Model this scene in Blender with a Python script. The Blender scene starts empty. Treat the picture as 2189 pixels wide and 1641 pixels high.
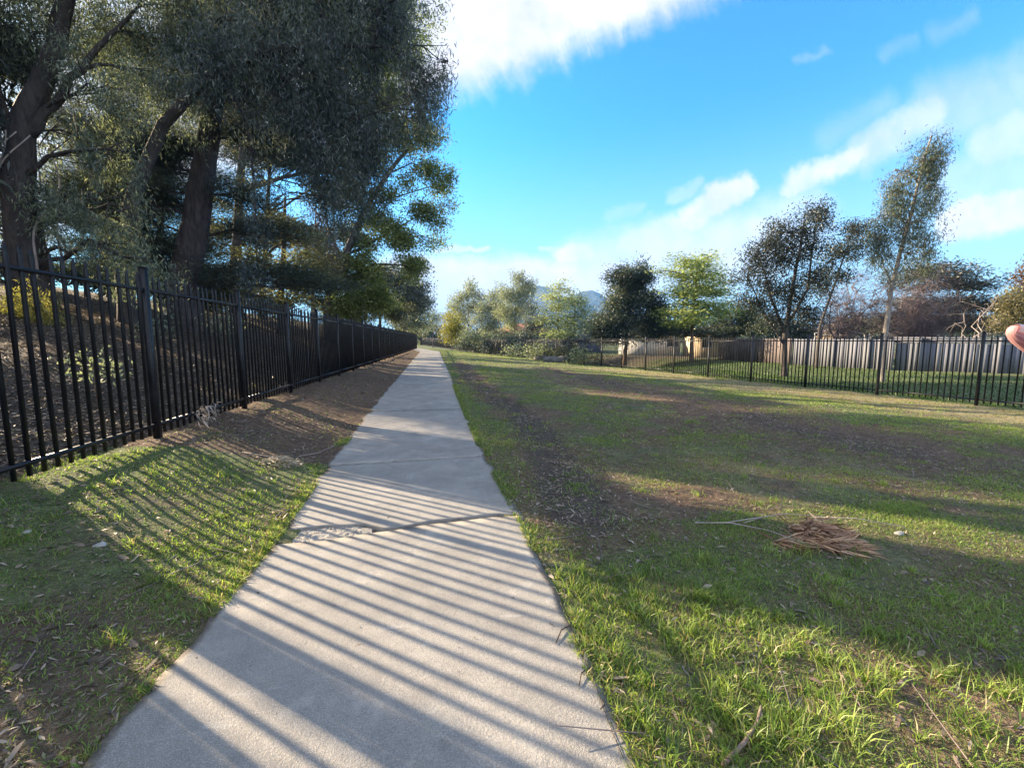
import bpy, math
import numpy as np
from mathutils import Vector, Matrix, Euler

R = math.radians
rng = np.random.default_rng(7)
S = bpy.context.scene
COL = S.collection

# ------------------------------------------------------------------ camera
F_PX, W_PX, H_PX = 886.0, 2189.0, 1641.0
YAW, PITCH = 9.46, 5.96
CAM = np.array([0.0, 0.0, 1.61])
cd = bpy.data.cameras.new('camera')
cam = bpy.data.objects.new('camera', cd)
COL.objects.link(cam)
cam.location = CAM
cam.rotation_euler = (R(90 - PITCH), 0, R(-YAW))
cd.sensor_fit = 'HORIZONTAL'
cd.sensor_width = 36.0
cd.lens = 36.0 * F_PX / W_PX
cd.clip_start = 0.02
cd.clip_end = 20000
S.camera = cam
CR = np.array(cam.rotation_euler.to_matrix())


def ray(px, py):
    return CR @ np.array([(px - W_PX / 2) / F_PX, -(py - H_PX / 2) / F_PX, -1.0])


def P(px, py, Y):
    d = ray(px, py)
    return CAM + d * (Y / d[1])


def PG(px, py, z=0.0):
    d = ray(px, py)
    return CAM + d * ((z - CAM[2]) / d[2])


# ------------------------------------------------------------------ light
SUN_EL = 20.5
TRAVEL = np.array([0.806, -0.592])           # the way the shadows fall on the ground
CK = -TRAVEL[1] / TRAVEL[0]
TANEL = math.tan(R(SUN_EL))
sl = bpy.data.lights.new('sun', 'SUN')
sl.energy = 5.0
sl.angle = R(0.5)
sl.color = (1.0, 0.80, 0.55)
sun = bpy.data.objects.new('sun', sl)
COL.objects.link(sun)
sdir = Vector((TRAVEL[0] * math.cos(R(SUN_EL)), TRAVEL[1] * math.cos(R(SUN_EL)), -math.sin(R(SUN_EL))))
sun.rotation_euler = sdir.to_track_quat('-Z', 'Y').to_euler()
sun.location = (-30, 20, 30)

S.view_settings.view_transform = 'Standard'
S.view_settings.look = 'None'
S.view_settings.exposure = 2.27
S.view_settings.gamma = 1.0
S.view_settings.use_curve_mapping = False
S.cycles.use_denoising = True
S.cycles.max_bounces = 6
S.cycles.diffuse_bounces = 3
S.cycles.transmission_bounces = 4
S.cycles.volume_bounces = 0
S.cycles.caustics_reflective = False
S.cycles.caustics_refractive = False


class NT:
    """tiny helper to write node maths"""
    def __init__(self, tree):
        self.t = tree

    def n(self, kind, **kw):
        nd = self.t.nodes.new(kind)
        for k, v in kw.items():
            setattr(nd, k, v)
        return nd

    def put(self, sock, v):
        if v is None:
            return
        if hasattr(v, 'is_output'):
            self.t.links.new(v, sock)
        else:
            sock.default_value = v

    def m(self, op, a, b=None, c=None, clamp=False):
        nd = self.n('ShaderNodeMath', operation=op, use_clamp=clamp)
        self.put(nd.inputs[0], a)
        self.put(nd.inputs[1], b)
        self.put(nd.inputs[2], c)
        return nd.outputs[0]

    def vm(self, op, a, b=None, scale=None):
        nd = self.n('ShaderNodeVectorMath', operation=op)
        self.put(nd.inputs[0], a)
        self.put(nd.inputs[1], b)
        if scale is not None:
            self.put(nd.inputs['Scale'], scale)
        return nd.outputs['Value'] if op in ('DOT_PRODUCT', 'LENGTH', 'DISTANCE') else nd.outputs[0]

    def noise(self, vec, scale, detail=4, rough=0.55, dist=0.0, out='Fac'):
        nd = self.n('ShaderNodeTexNoise')
        self.put(nd.inputs['Vector'], vec)
        self.put(nd.inputs['Scale'], scale)
        self.put(nd.inputs['Detail'], detail)
        self.put(nd.inputs['Roughness'], rough)
        self.put(nd.inputs['Distortion'], dist)
        return nd.outputs[out]

    def mix(self, f, a, b, blend='MIX'):
        nd = self.n('ShaderNodeMix', data_type='RGBA', blend_type=blend)
        self.put(nd.inputs[0], f)
        self.put(nd.inputs[6], a)
        self.put(nd.inputs[7], b)
        return nd.outputs[2]

    def ss(self, v, lo, hi, a=0.0, b=1.0):
        nd = self.n('ShaderNodeMapRange', interpolation_type='SMOOTHSTEP')
        self.put(nd.inputs['Value'], v)
        self.put(nd.inputs['From Min'], lo)
        self.put(nd.inputs['From Max'], hi)
        self.put(nd.inputs['To Min'], a)
        self.put(nd.inputs['To Max'], b)
        return nd.outputs[0]


def c4(r, g, b):
    return (r, g, b, 1.0)


# ------------------------------------------------------------------ sky with clouds
world = bpy.data.worlds.new('World')
S.world = world
world.use_nodes = True
wt = world.node_tree
wt.nodes.clear()
w = NT(wt)
sky = w.n('ShaderNodeTexSky', sky_type='NISHITA', sun_disc=False)
sky.sun_elevation = R(SUN_EL)
sky.sun_rotation = math.atan2(-TRAVEL[0], -TRAVEL[1])
sky.air_density = 1.0
sky.dust_density = 0.6
sky.ozone_density = 2.5
SKY_STRENGTH = 0.086
gen = w.n('ShaderNodeTexCoord').outputs['Generated']
sep = w.n('ShaderNodeSeparateXYZ')
w.put(sep.inputs[0], gen)
dx, dy, dz = sep.outputs
dyc = w.m('MAXIMUM', dy, 0.08)
ga, gb = w.m('DIVIDE', dx, dyc), w.m('DIVIDE', dz, dyc)   # direction on the northern tangent plane
comb = w.n('ShaderNodeCombineXYZ')
w.put(comb.inputs[0], ga)
w.put(comb.inputs[1], gb)
gv = comb.outputs[0]
wv = w.noise(gv, 7.0, 7, 0.62, out='Color')
wv = w.vm('SCALE', w.vm('SUBTRACT', wv, (0.5, 0.5, 0.5)), scale=0.075)
wv2 = w.noise(gv, 30.0, 6, 0.65, out='Color')
wv2 = w.vm('SCALE', w.vm('SUBTRACT', wv2, (0.5, 0.5, 0.5)), scale=0.035)
gw = w.vm('ADD', gv, w.vm('ADD', wv, wv2))


def sky_ab(px, py):
    d = ray(px, py)
    return (d[0] / d[1], d[2] / d[1])


def capsule(p0, p1, r, soft, amp):
    a, b = np.array(sky_ab(*p0)), np.array(sky_ab(*p1))
    ba = b - a
    k = (np.linalg.norm(a - np.array(sky_ab(p0[0] + 1, p0[1] + 1))) / 1.414)
    r, soft = r * k, soft * k
    pa = w.vm('SUBTRACT', gw, (a[0], a[1], 0))
    h = w.m('DIVIDE', w.vm('DOT_PRODUCT', pa, (ba[0], ba[1], 0)), float(ba @ ba), clamp=True)
    near = w.vm('SCALE', (ba[0], ba[1], 0), scale=h)
    flat = w.vm('MULTIPLY', w.vm('SUBTRACT', pa, near), (1, 1, 0))
    d = w.vm('LENGTH', flat)
    return w.ss(d, r, r + soft, amp, 0.0)


CAPS = [((1690, 398), (1850, 325), 6, 30, .85), ((1850, 322), (2000, 235), 14, 46, .62),
        ((2000, 235), (2280, 190), 22, 70, .36), ((1530, 428), (1590, 402), 12, 24, .92), ((1470, 462), (1540, 428), 12, 28, .85),
        ((1330, 535), (1480, 470), 12, 36, .7), ((1205, 545), (1255, 545), 10, 20, .9), ((1250, 600), (1620, 520), 44, 70, .72),
        ((860, 612), (1330, 618), 44, 46, .9), ((1500, 570), (1720, 470), 34, 70, .55),
        ((2110, 310), (2320, 240), 26, 46, .55), ((2030, 478), (2280, 425), 22, 26, .95), ((2060, 460), (2180, 430), 20, 26, .9),
        ((2020, 400), (2260, 350), 20, 54, .36), ((930, 533), (1040, 528), 2, 9, .6), ((975, 560), (1010, 553), 4, 12, .5),
        ((1430, 420), (1500, 392), 4, 16, .3), ((1300, 470), (1370, 450), 4, 16, .2), ((1160, 530), (1215, 526), 2, 9, .45),
        ((1700, 128), (1770, 108), 1, 16, .16), ((2000, 70), (2080, 40), 2, 30, .16), ((1890, 110), (1960, 90), 1, 22, .12), ((2060, 200), (2250, 130), 8, 60, .28), ((1760, 300), (1900, 215), 2, 40, .18)]
cm = None
for cc in CAPS:
    v = capsule(*cc)
    cm = v if cm is None else w.m('MAXIMUM', cm, v)
# the big cloud overhead, its lower edge running up to the right
e0, e1 = np.array(sky_ab(960, 205)), np.array(sky_ab(1560, -15))
tn = (e1 - e0) / np.linalg.norm(e1 - e0)
nn = np.array([-tn[1], tn[0]])
pe = w.vm('SUBTRACT', gw, (e0[0], e0[1], 0))
sd = w.vm('DOT_PRODUCT', pe, (nn[0], nn[1], 0))
al = w.vm('DOT_PRODUCT', pe, (tn[0], tn[1], 0))
strk = w.n('ShaderNodeCombineXYZ')
w.put(strk.inputs[0], w.m('MULTIPLY', al, 9.0))
w.put(strk.inputs[1], w.m('MULTIPLY', sd, 1.2))
streak = w.noise(strk.outputs[0], 2.2, 5, 0.6)
sd2 = w.m('ADD', sd, w.m('MULTIPLY', w.m('SUBTRACT', streak, 0.5), 0.09))
EL = float(np.linalg.norm(e1 - e0))
big = w.m('MULTIPLY', w.ss(sd2, -0.045, 0.05), w.ss(al, EL * .72, EL * 1.25, 1.0, 0.0))
cm = w.m('MAXIMUM', cm, w.m('MULTIPLY', big, 0.97))
fine = w.noise(gv, 16.0, 5, 0.6)
cm = w.m('MULTIPLY', cm, w.ss(fine, 0.2, 0.62, 0.78, 1.0))
cm = w.m('MULTIPLY', cm, w.ss(dy, 0.03, 0.2))
rear_fill = w.m('MULTIPLY', w.ss(w.noise(gen, 2.4, 5, 0.6), 0.36, 0.56), w.ss(dy, 0.1, -0.15))     # unseen broken cloud behind the camera, added as fill light

hz = w.ss(dz, 0.0, 0.46, 0.74, 0.0)                        # milky air towards the horizon
skyc = w.mix(1.0, sky.outputs[0], c4(0.22, 0.77, 1.10), 'MULTIPLY')
skyc = w.vm('SCALE', skyc, scale=SKY_STRENGTH)
skyc = w.mix(hz, skyc, c4(0.165, 0.205, 0.235))
shade = w.noise(gv, 4.0, 4, 0.5)
cloudc = w.mix(w.ss(shade, 0.35, 0.65), c4(0.205, 0.21, 0.235), c4(0.255, 0.25, 0.255))
skyc = w.mix(cm, skyc, cloudc)
skyc = w.mix(w.m('MULTIPLY', rear_fill, .9), skyc, c4(.36, .365, .39))       # bright tone put into the added cloud to lift the shade
bg = w.n('ShaderNodeBackground')
w.put(bg.inputs[0], skyc)
bg.inputs[1].default_value = 1.0
wo = w.n('ShaderNodeOutputWorld')
wt.links.new(bg.outputs[0], wo.inputs[0])


# ------------------------------------------------------------------ object helpers
def props(o, label=None, cat=None, group=None, kind=None):
    for k, v in (('label', label), ('category', cat), ('group', group), ('kind', kind)):
        if v:
            o[k] = v
    return o


def np_mesh(name, V, F, mat=None, tint=None, smooth=False):
    """V (n,3); F list of int arrays (m,k) ; tint (n,3)"""
    V = np.asarray(V, dtype=np.float32)
    if not isinstance(F, list):
        F = [F]
    F = [np.asarray(f, dtype=np.int32) for f in F if len(f)]
    me = bpy.data.meshes.new(name)
    me.vertices.add(len(V))
    me.vertices.foreach_set('co', V.ravel())
    tot = sum(f.size for f in F)
    npoly = sum(len(f) for f in F)
    me.loops.add(tot)
    me.loops.foreach_set('vertex_index', np.concatenate([f.ravel() for f in F]))
    me.polygons.add(npoly)
    sizes = np.concatenate([np.full(len(f), f.shape[1], dtype=np.int32) for f in F])
    starts = np.concatenate([[0], np.cumsum(sizes)[:-1]]).astype(np.int32)
    me.polygons.foreach_set('loop_start', starts)
    if smooth:
        me.polygons.foreach_set('use_smooth', np.ones(npoly, dtype=bool))
    me.update(calc_edges=True)
    if tint is not None:
        a = me.color_attributes.new('tint', 'FLOAT_COLOR', 'POINT')
        c = np.ones((len(V), 4), dtype=np.float32)
        c[:, :3] = tint
        a.data.foreach_set('color', c.ravel())
    if mat:
        me.materials.append(mat)
    return me


def link(name, me, parent=None, loc=None):
    o = bpy.data.objects.new(name, me)
    COL.objects.link(o)
    if loc is not None:
        o.location = loc
    if parent:
        o.parent = parent
    return o


def empty(name, loc, label, cat, group=None, rz=0.0):
    o = bpy.data.objects.new(name, None)
    COL.objects.link(o)
    o.location = loc
    o.rotation_euler = (0, 0, rz)
    o.empty_display_size = 0.3
    return props(o, label, cat, group)


class MB:
    """collects boxes, tubes and sticks into one mesh"""
    def __init__(self):
        self.V, self.F, self.T, self.n = [], {}, [], 0

    def add(self, V, F, tint=None):
        V = np.asarray(V, float)
        for f in (F if isinstance(F, list) else [F]):
            f = np.asarray(f)
            if len(f):
                self.F.setdefault(f.shape[1], []).append(f + self.n)
        self.V.append(V)
        self.T.append(np.broadcast_to(np.asarray(tint if tint is not None else (1, 1, 1), float), (len(V), 3)))
        self.n += len(V)

    def box(self, c, s, rz=0.0, M=None, tint=None):
        v = np.array([[x, y, z] for z in (-.5, .5) for y in (-.5, .5) for x in (-.5, .5)]) * np.array(s)
        if M is not None:
            v = v @ np.asarray(M).T
        if rz:
            ca, sa = math.cos(rz), math.sin(rz)
            v = v @ np.array([[ca, sa, 0], [-sa, ca, 0], [0, 0, 1]])
        self.add(v + np.array(c), np.array([[0, 2, 3, 1], [4, 5, 7, 6], [0, 1, 5, 4], [2, 6, 7, 3], [0, 4, 6, 2], [1, 3, 7, 5]]), tint)

    def tube(self, pts, rad, n=8, tint=None, cap=True, rough=0.0):
        pts = np.asarray(pts, float)
        rad = np.broadcast_to(np.asarray(rad, float), (len(pts),))
        tg = np.gradient(pts, axis=0)
        tg /= np.linalg.norm(tg, axis=1)[:, None] + 1e-9
        ref = np.array([0.13, 0.97, 0.2]) if abs(tg[0, 2]) > 0.7 else np.array([0, 0, 1.0])
        u = np.cross(tg, ref)
        u /= np.linalg.norm(u, axis=1)[:, None] + 1e-9
        v = np.cross(tg, u)
        a = np.linspace(0, 2 * np.pi, n, endpoint=False)
        rr = rad[:, None] * (1 + rough * (rng.random((len(pts), n)) - .5))
        ring = pts[:, None, :] + rr[:, :, None] * (np.cos(a)[None, :, None] * u[:, None, :] + np.sin(a)[None, :, None] * v[:, None, :])
        V = ring.reshape(-1, 3)
        i, j = np.meshgrid(np.arange(len(pts) - 1), np.arange(n), indexing='ij')
        i, j = i.ravel(), j.ravel()
        q = np.stack([i * n + j, i * n + (j + 1) % n, (i + 1) * n + (j + 1) % n, (i + 1) * n + j], 1)
        F = [q]
        if cap:
            F += [np.arange(n)[::-1][None], (np.arange(n) + (len(pts) - 1) * n)[None]]
        self.add(V, F, tint)

    def sticks(self, A, B, r0, r1, tint=None):
        """many three-sided tapered sticks"""
        A, B = np.asarray(A, float), np.asarray(B, float)
        m = len(A)
        if not m:
            return
        d = B - A
        d /= np.linalg.norm(d, axis=1)[:, None] + 1e-9
        u = np.cross(d, np.array([0.31, 0.5, 0.81]))
        u /= np.linalg.norm(u, axis=1)[:, None] + 1e-9
        v = np.cross(d, u)
        r0 = np.broadcast_to(r0, (m,))
        r1 = np.broadcast_to(r1, (m,))
        L = []
        for (c, r) in ((A, r0), (B, r1)):
            for k in range(3):
                t = 2 * np.pi * k / 3
                L.append(c + r[:, None] * (math.cos(t) * u + math.sin(t) * v))
        V = np.stack(L, 1).reshape(-1, 3)
        b = np.arange(m)[:, None] * 6
        F = np.concatenate([b + np.array([[0, 1, 4, 3]]), b + np.array([[1, 2, 5, 4]]), b + np.array([[2, 0, 3, 5]])])
        self.add(V, F, tint)

    def mesh(self, name, mat, smooth=False, tint=False):
        V = np.concatenate(self.V)
        F = [np.concatenate(f) for f in self.F.values()]
        return np_mesh(name, V, F, mat, np.concatenate(self.T) if tint else None, smooth)

    def build(self, name, mat, parent=None, smooth=False, tint=False, loc=None):
        return link(name, self.mesh(name, mat, smooth, tint), parent, loc)


# ------------------------------------------------------------------ materials
def new_mat(name):
    m = bpy.data.materials.new(name)
    m.use_nodes = True
    t = m.node_tree
    t.nodes.clear()
    h = NT(t)
    out = h.n('ShaderNodeOutputMaterial')
    return m, h, out


def principled(h, out, color, rough=0.7, metal=0.0, bump=None, bstr=0.3, bdist=0.01, spec=0.5):
    p = h.n('ShaderNodeBsdfPrincipled')
    h.put(p.inputs['Base Color'], color)
    h.put(p.inputs['Roughness'], rough)
    h.put(p.inputs['Metallic'], metal)
    p.inputs['Specular IOR Level'].default_value = spec
    if bump is not None:
        b = h.n('ShaderNodeBump')
        b.inputs['Strength'].default_value = bstr
        b.inputs['Distance'].default_value = bdist
        h.put(b.inputs['Height'], bump)
        h.t.links.new(b.outputs[0], p.inputs['Normal'])
    h.t.links.new(p.outputs[0], out.inputs[0])
    return p


def pos(h):
    return h.n('ShaderNodeNewGeometry').outputs['Position']


def tint_of(h):
    return h.n('ShaderNodeAttribute', attribute_name='tint').outputs['Color']


def noisy_mat(name, a, b, scale=6.0, rough=0.8, bstr=0.3, bdist=0.01, metal=0.0, detail=5, spec=0.4, use_tint=False):
    m, h, out = new_mat(name)
    p = pos(h)
    n1 = h.noise(p, scale, detail, 0.6)
    col = h.mix(h.ss(n1, 0.3, 0.7), c4(*a), c4(*b))
    if use_tint:
        col = h.mix(1.0, col, tint_of(h), 'MULTIPLY')
    principled(h, out, col, rough, metal, h.noise(p, scale * 5, 4, 0.6), bstr, bdist, spec)
    return m


def leaf_mat(name, trans=0.35, gloss=0.05, rough=0.45):
    m, h, out = new_mat(name)
    col = tint_of(h)
    d = h.n('ShaderNodeBsdfDiffuse')
    h.put(d.inputs[0], col)
    tr = h.n('ShaderNodeBsdfTranslucent')
    h.put(tr.inputs[0], h.mix(1.0, col, c4(1.12, 1.12, 0.72), 'MULTIPLY'))
    mx = h.n('ShaderNodeMixShader')
    mx.inputs[0].default_value = trans
    h.t.links.new(d.outputs[0], mx.inputs[1])
    h.t.links.new(tr.outputs[0], mx.inputs[2])
    g = h.n('ShaderNodeBsdfGlossy')
    g.inputs['Roughness'].default_value = rough
    m2 = h.n('ShaderNodeMixShader')
    m2.inputs[0].default_value = gloss
    h.t.links.new(mx.outputs[0], m2.inputs[1])
    h.t.links.new(g.outputs[0], m2.inputs[2])
    h.t.links.new(m2.outputs[0], out.inputs[0])
    return m


def bark_mat(name, a, b, sc=3.0):
    m, h, out = new_mat(name)
    p = h.vm('MULTIPLY', pos(h), (1.0, 1.0, 0.22))
    n1 = h.noise(p, sc * 4, 6, 0.65, 0.4)
    n2 = h.noise(pos(h), sc * .5, 3)
    col = h.mix(h.ss(n1, 0.3, 0.7), c4(*a), c4(*b))
    col = h.mix(h.ss(n2, 0.45, 0.7, 0, .5), col, c4(a[0] * 1.7, a[1] * 1.7, a[2] * 1.7))
    principled(h, out, col, 0.9, 0, n1, 0.9, 0.04, 0.2)
    return m


M_bark_dark = bark_mat('dark_bark', (0.04, 0.036, 0.036), (0.10, 0.085, 0.078))
M_bark_pine = bark_mat('pine_bark', (0.045, 0.04, 0.045), (0.12, 0.10, 0.10))
M_bark_pale = bark_mat('pale_bark', (0.12, 0.105, 0.09), (0.30, 0.27, 0.24))
M_bark_brown = bark_mat('brown_bark', (0.07, 0.05, 0.035), (0.15, 0.11, 0.08))
M_twig = noisy_mat('bare_twigs', (0.13, 0.10, 0.10), (0.24, 0.19, 0.18), 3)
M_twig_pale = noisy_mat('pale_dead_twigs', (0.25, 0.2, 0.18), (0.42, 0.36, 0.32), 3)
M_leaf = leaf_mat('hanging_leaf', 0.42, 0.035)
M_leaf_broad = leaf_mat('soft_leaf', 0.45, 0.03)
M_needle = leaf_mat('needle', 0.22, 0.04)
M_grass = leaf_mat('grass_blade', 0.55, 0.03, 0.5)
M_dead = leaf_mat('dry_leaf', 0.12, 0.05, 0.5)


def steel_mat():
    m, h, out = new_mat('black_powder_coat')
    p = pos(h)
    n = h.noise(p, 40, 4, 0.6)
    d = h.noise(p, 3.0, 5, 0.65)
    col = h.mix(h.ss(d, 0.5, 0.75, 0, 0.6), c4(0.007, 0.007, 0.009), c4(0.028, 0.026, 0.025))
    principled(h, out, col, h.ss(d, 0.3, 0.7, 0.32, 0.55), 0.0, n, 0.05, 0.002, 0.32)
    return m


M_steel = steel_mat()


def concrete_mat():
    m, h, out = new_mat('old_concrete')
    p = pos(h)
    big = h.noise(p, 0.9, 5, 0.6)
    mid = h.noise(p, 7.0, 5, 0.65)
    fine = h.noise(p, 95.0, 3, 0.7)
    grit = h.noise(p, 230.0, 2, 0.6)
    col = h.mix(h.ss(big, 0.3, 0.7), c4(0.215, 0.203, 0.183), c4(0.31, 0.29, 0.258))
    col = h.mix(h.ss(mid, 0.46, 0.66, 0, 0.45), col, c4(0.20, 0.19, 0.18))
    scf = h.noise(h.vm('MULTIPLY', p, (1.2, 7.0, 1)), 1.0, 5, 0.7)
    col = h.mix(h.ss(scf, 0.60, 0.72, 0, 0.4), col, c4(0.48, 0.47, 0.45))
    col = h.mix(h.ss(fine, 0.48, 0.64, 0, 0.6), col, c4(0.17, 0.163, 0.155))
    col = h.mix(h.ss(grit, 0.5, 0.65, 0, 0.6), col, c4(0.5, 0.48, 0.45))
    st = h.noise(h.vm('MULTIPLY', p, (5.5, 0.35, 1)), 1.0, 5, 0.6)
    col = h.mix(h.ss(st, 0.62, 0.74, 0, 0.35), col, c4(0.46, 0.45, 0.43))
    vo = h.n('ShaderNodeTexVoronoi')
    h.put(vo.inputs['Vector'], p)
    vo.inputs['Scale'].default_value = 9.0
    col = h.mix(h.ss(vo.outputs['Distance'], 0.02, 0.07, 0.7, 0), col, c4(0.08, 0.075, 0.07))
    vo2 = h.n('ShaderNodeTexVoronoi')
    h.put(vo2.inputs['Vector'], h.vm('ADD', p, (3.3, 1.7, 0)))
    vo2.inputs['Scale'].default_value = 2.3
    blot = h.m('ADD', vo2.outputs['Distance'], h.m('MULTIPLY', mid, 0.12))
    col = h.mix(h.ss(blot, 0.09, 0.16, 0.5, 0), col, c4(0.12, 0.115, 0.11))
    bl2 = h.noise(p, 2.6, 6, 0.7)
    col = h.mix(h.ss(bl2, 0.46, 0.62, 0, .55), col, h.mix(0.5, col, c4(0.13, 0.125, 0.12)))
    col = h.mix(h.ss(bl2, 0.32, 0.44, .35, 0), col, c4(0.46, 0.44, 0.40))
    dm = h.n('ShaderNodeSeparateColor')
    h.put(dm.inputs[0], tint_of(h))
    dn = h.m('ADD', dm.outputs[0], h.m('MULTIPLY', h.m('SUBTRACT', mid, 0.5), 1.1))
    col = h.mix(h.ss(dn, 0.35, 0.85, 0, 0.8), col, h.mix(h.ss(fine, 0.4, 0.6), c4(0.07, 0.06, 0.05), c4(0.15, 0.13, 0.11)))
    hgt = h.m('ADD', h.m('MULTIPLY', fine, 0.6), h.m('MULTIPLY', grit, 0.4))
    principled(h, out, col, 0.85, 0, hgt, 0.9, 0.012, 0.35)
    return m


M_concrete = concrete_mat()


def ground_mat():
    m, h, out = new_mat('earth_and_turf')
    p = pos(h)
    z = h.n('ShaderNodeSeparateColor')
    h.put(z.inputs[0], tint_of(h))
    g, dry, dirt = z.outputs
    n1 = h.noise(p, 1.7, 6, 0.65)
    n2 = h.noise(p, 14.0, 5, 0.7)
    n3 = h.noise(p, 70.0, 4, 0.7)
    soil = h.mix(h.ss(n2, 0.3, 0.7), c4(0.085, 0.055, 0.038), c4(0.175, 0.115, 0.078))
    soil = h.mix(h.ss(n3, 0.55, 0.75, 0, .7), soil, c4(0.24, 0.18, 0.13))
    turf = h.mix(h.ss(n2, 0.3, 0.7), c4(0.06, 0.085, 0.034), c4(0.125, 0.15, 0.065))
    turf = h.mix(h.ss(n3, 0.5, 0.75, 0, .6), turf, c4(0.22, 0.22, 0.11))
    straw = h.mix(h.ss(n3, 0.35, 0.7), c4(0.20, 0.17, 0.09), c4(0.38, 0.33, 0.19))
    base = h.mix(h.ss(h.m('ADD', g, h.m('MULTIPLY', h.m('SUBTRACT', n1, 0.5), 0.9)), 0.3, 0.7), soil, turf)
    base = h.mix(h.ss(h.m('ADD', dry, h.m('MULTIPLY', h.m('SUBTRACT', n1, 0.5), 0.8)), 0.35, 0.8, 0, .85), base, straw)
    wet = h.mix(h.ss(n2, 0.3, 0.7), c4(0.05, 0.040, 0.033), c4(0.105, 0.084, 0.066))
    base = h.mix(h.ss(h.m('ADD', dirt, h.m('MULTIPLY', h.m('SUBTRACT', n2, 0.5), 0.7)), 0.35, 0.75), base, wet)
    n4 = h.noise(p, 33.0, 3, 0.75)
    n5 = h.noise(p, 5.5, 4, 0.7)
    base = h.mix(h.ss(n4, 0.5, 0.68, 0, .55), base, h.mix(0.5, base, c4(0.34, 0.29, 0.20)))
    base = h.mix(h.ss(n5, 0.42, 0.62, .45, 0), base, h.mix(0.55, base, c4(0.03, 0.026, 0.02)))
    hgt = h.m('ADD', h.m('MULTIPLY', n2, 0.5), h.m('MULTIPLY', n4, 0.5))
    principled(h, out, base, 0.95, 0, hgt, 1.0, 0.05, 0.15)
    return m


M_ground = ground_mat()
M_hill = noisy_mat('forested_slope', (0.022, 0.032, 0.028), (0.042, 0.055, 0.042), 0.02, 0.95, 0.6, 6.0)


# ------------------------------------------------------------------ terrain
def sm(t):
    t = np.clip(t, 0, 1)
    return t * t * (3 - 2 * t)


def vnoise(x, y, s, seed=0):
    """cheap value noise"""
    x, y = np.asarray(x) * s, np.asarray(y) * s
    xi, yi = np.floor(x).astype(np.int64), np.floor(y).astype(np.int64)
    xf, yf = sm(x - xi), sm(y - yi)

    def hsh(a, b):
        n = (a * 374761393 + b * 668265263 + seed * 974711) & 0x7fffffff
        n = ((n ^ (n >> 13)) * 1274126177) & 0x7fffffff
        return ((n ^ (n >> 16)) & 0xffff) / 65535.0
    return (hsh(xi, yi) * (1 - xf) + hsh(xi + 1, yi) * xf) * (1 - yf) + (hsh(xi, yi + 1) * (1 - xf) + hsh(xi + 1, yi + 1) * xf) * yf


def fbm(x, y, s, seed=0, o=4):
    r, a, t = 0, 0.5, 0
    for k in range(o):
        r = r + a * vnoise(x, y, s * 2 ** k, seed + k)
        t += a
        a *= .5
    return r / t


PCY = [-10, 1.5, 3.3, 5.3, 7.3, 11.6, 19, 29, 46]
PCX = [-.31, -.335, -.345, -.455, -.525, -.64, -.76, -1.0, -1.36]


def path_c(y):
    y = np.asarray(y, float)
    return np.interp(y, PCY, PCX) + np.where(y > 46, -0.15 * (y - 46) - 0.0006 * (y - 46) ** 2, 0)


def path_z(y):
    y = np.asarray(y, float)
    return np.interp(y, [0, 6, 11.6, 19, 29, 46, 60, 120], [0, 0, .09, .2, .27, .42, .42, .22])


LF_X = -3.66


def lf_z(y):
    return 0.34 + 0.0015 * np.clip(y, 0, 62)


RF0 = np.array([15.17, 9.48])
RFD = np.array([-0.193, 0.981])


def rf_x(y):
    return RF0[0] + (np.asarray(y, float) - RF0[1]) * RFD[0] / RFD[1]


def rf_z(y):
    return -0.24 + 0.6 * np.clip((np.asarray(y, float) - 55) / 60, 0, 1)


def H(x, y, detail=True):
    x, y = np.asarray(x, float), np.asarray(y, float)
    pc, pz = path_c(y), path_z(y)
    xl, xr = pc - 1.02, pc + 1.02
    z = np.array(np.broadcast_to(pz, x.shape))
    tl = sm((xl - x) / np.maximum(xl - LF_X, .6))
    z = np.where(x < xl, pz + (lf_z(y) - pz) * tl, z)
    d = np.maximum(-3.85 - x, 0)
    bank = 4.0 * np.tanh(.40 * d / 4.0) * (1 - sm((y - 60) / 25)) + 0.012 * np.clip(d - 8, 0, 60)
    z = z + bank
    fx = rf_x(y)
    tr = np.clip((x - xr) / np.maximum(fx - xr, 1.0), 0, 1)
    z = np.where(x > xr, pz + (rf_z(y) - pz) * tr ** 1.15, z)
    e = x - fx
    z = z + np.where(e > 0, 0.035 * np.clip(e, 0, 9), 0) - np.where(e > 0.5, 1.5 * np.exp(-((e - 4.5) / 2.6) ** 2 - ((y - 38) / 12) ** 2), 0)
    z = z + np.where(e > 0, 0.45 * np.exp(-((e - 4.5) / 3.0) ** 2 - ((y - 24) / 3.0) ** 2), 0)
    if detail:
        off = sm((np.abs(x - pc) - 1.0) / 0.5)
        z = z + off * (0.09 * (fbm(x, y, 0.55, 3) - .5) + 0.05 * (fbm(x, y, 2.6, 9) - .5))
        z = z + sm(d / 3) * 0.35 * (fbm(x, y, 0.5, 21) - .5)
        z = np.where(np.abs(x - pc) < 0.86, z - 0.05, z + .008 * (np.abs(x - pc) < 1.2))
    return z


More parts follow.
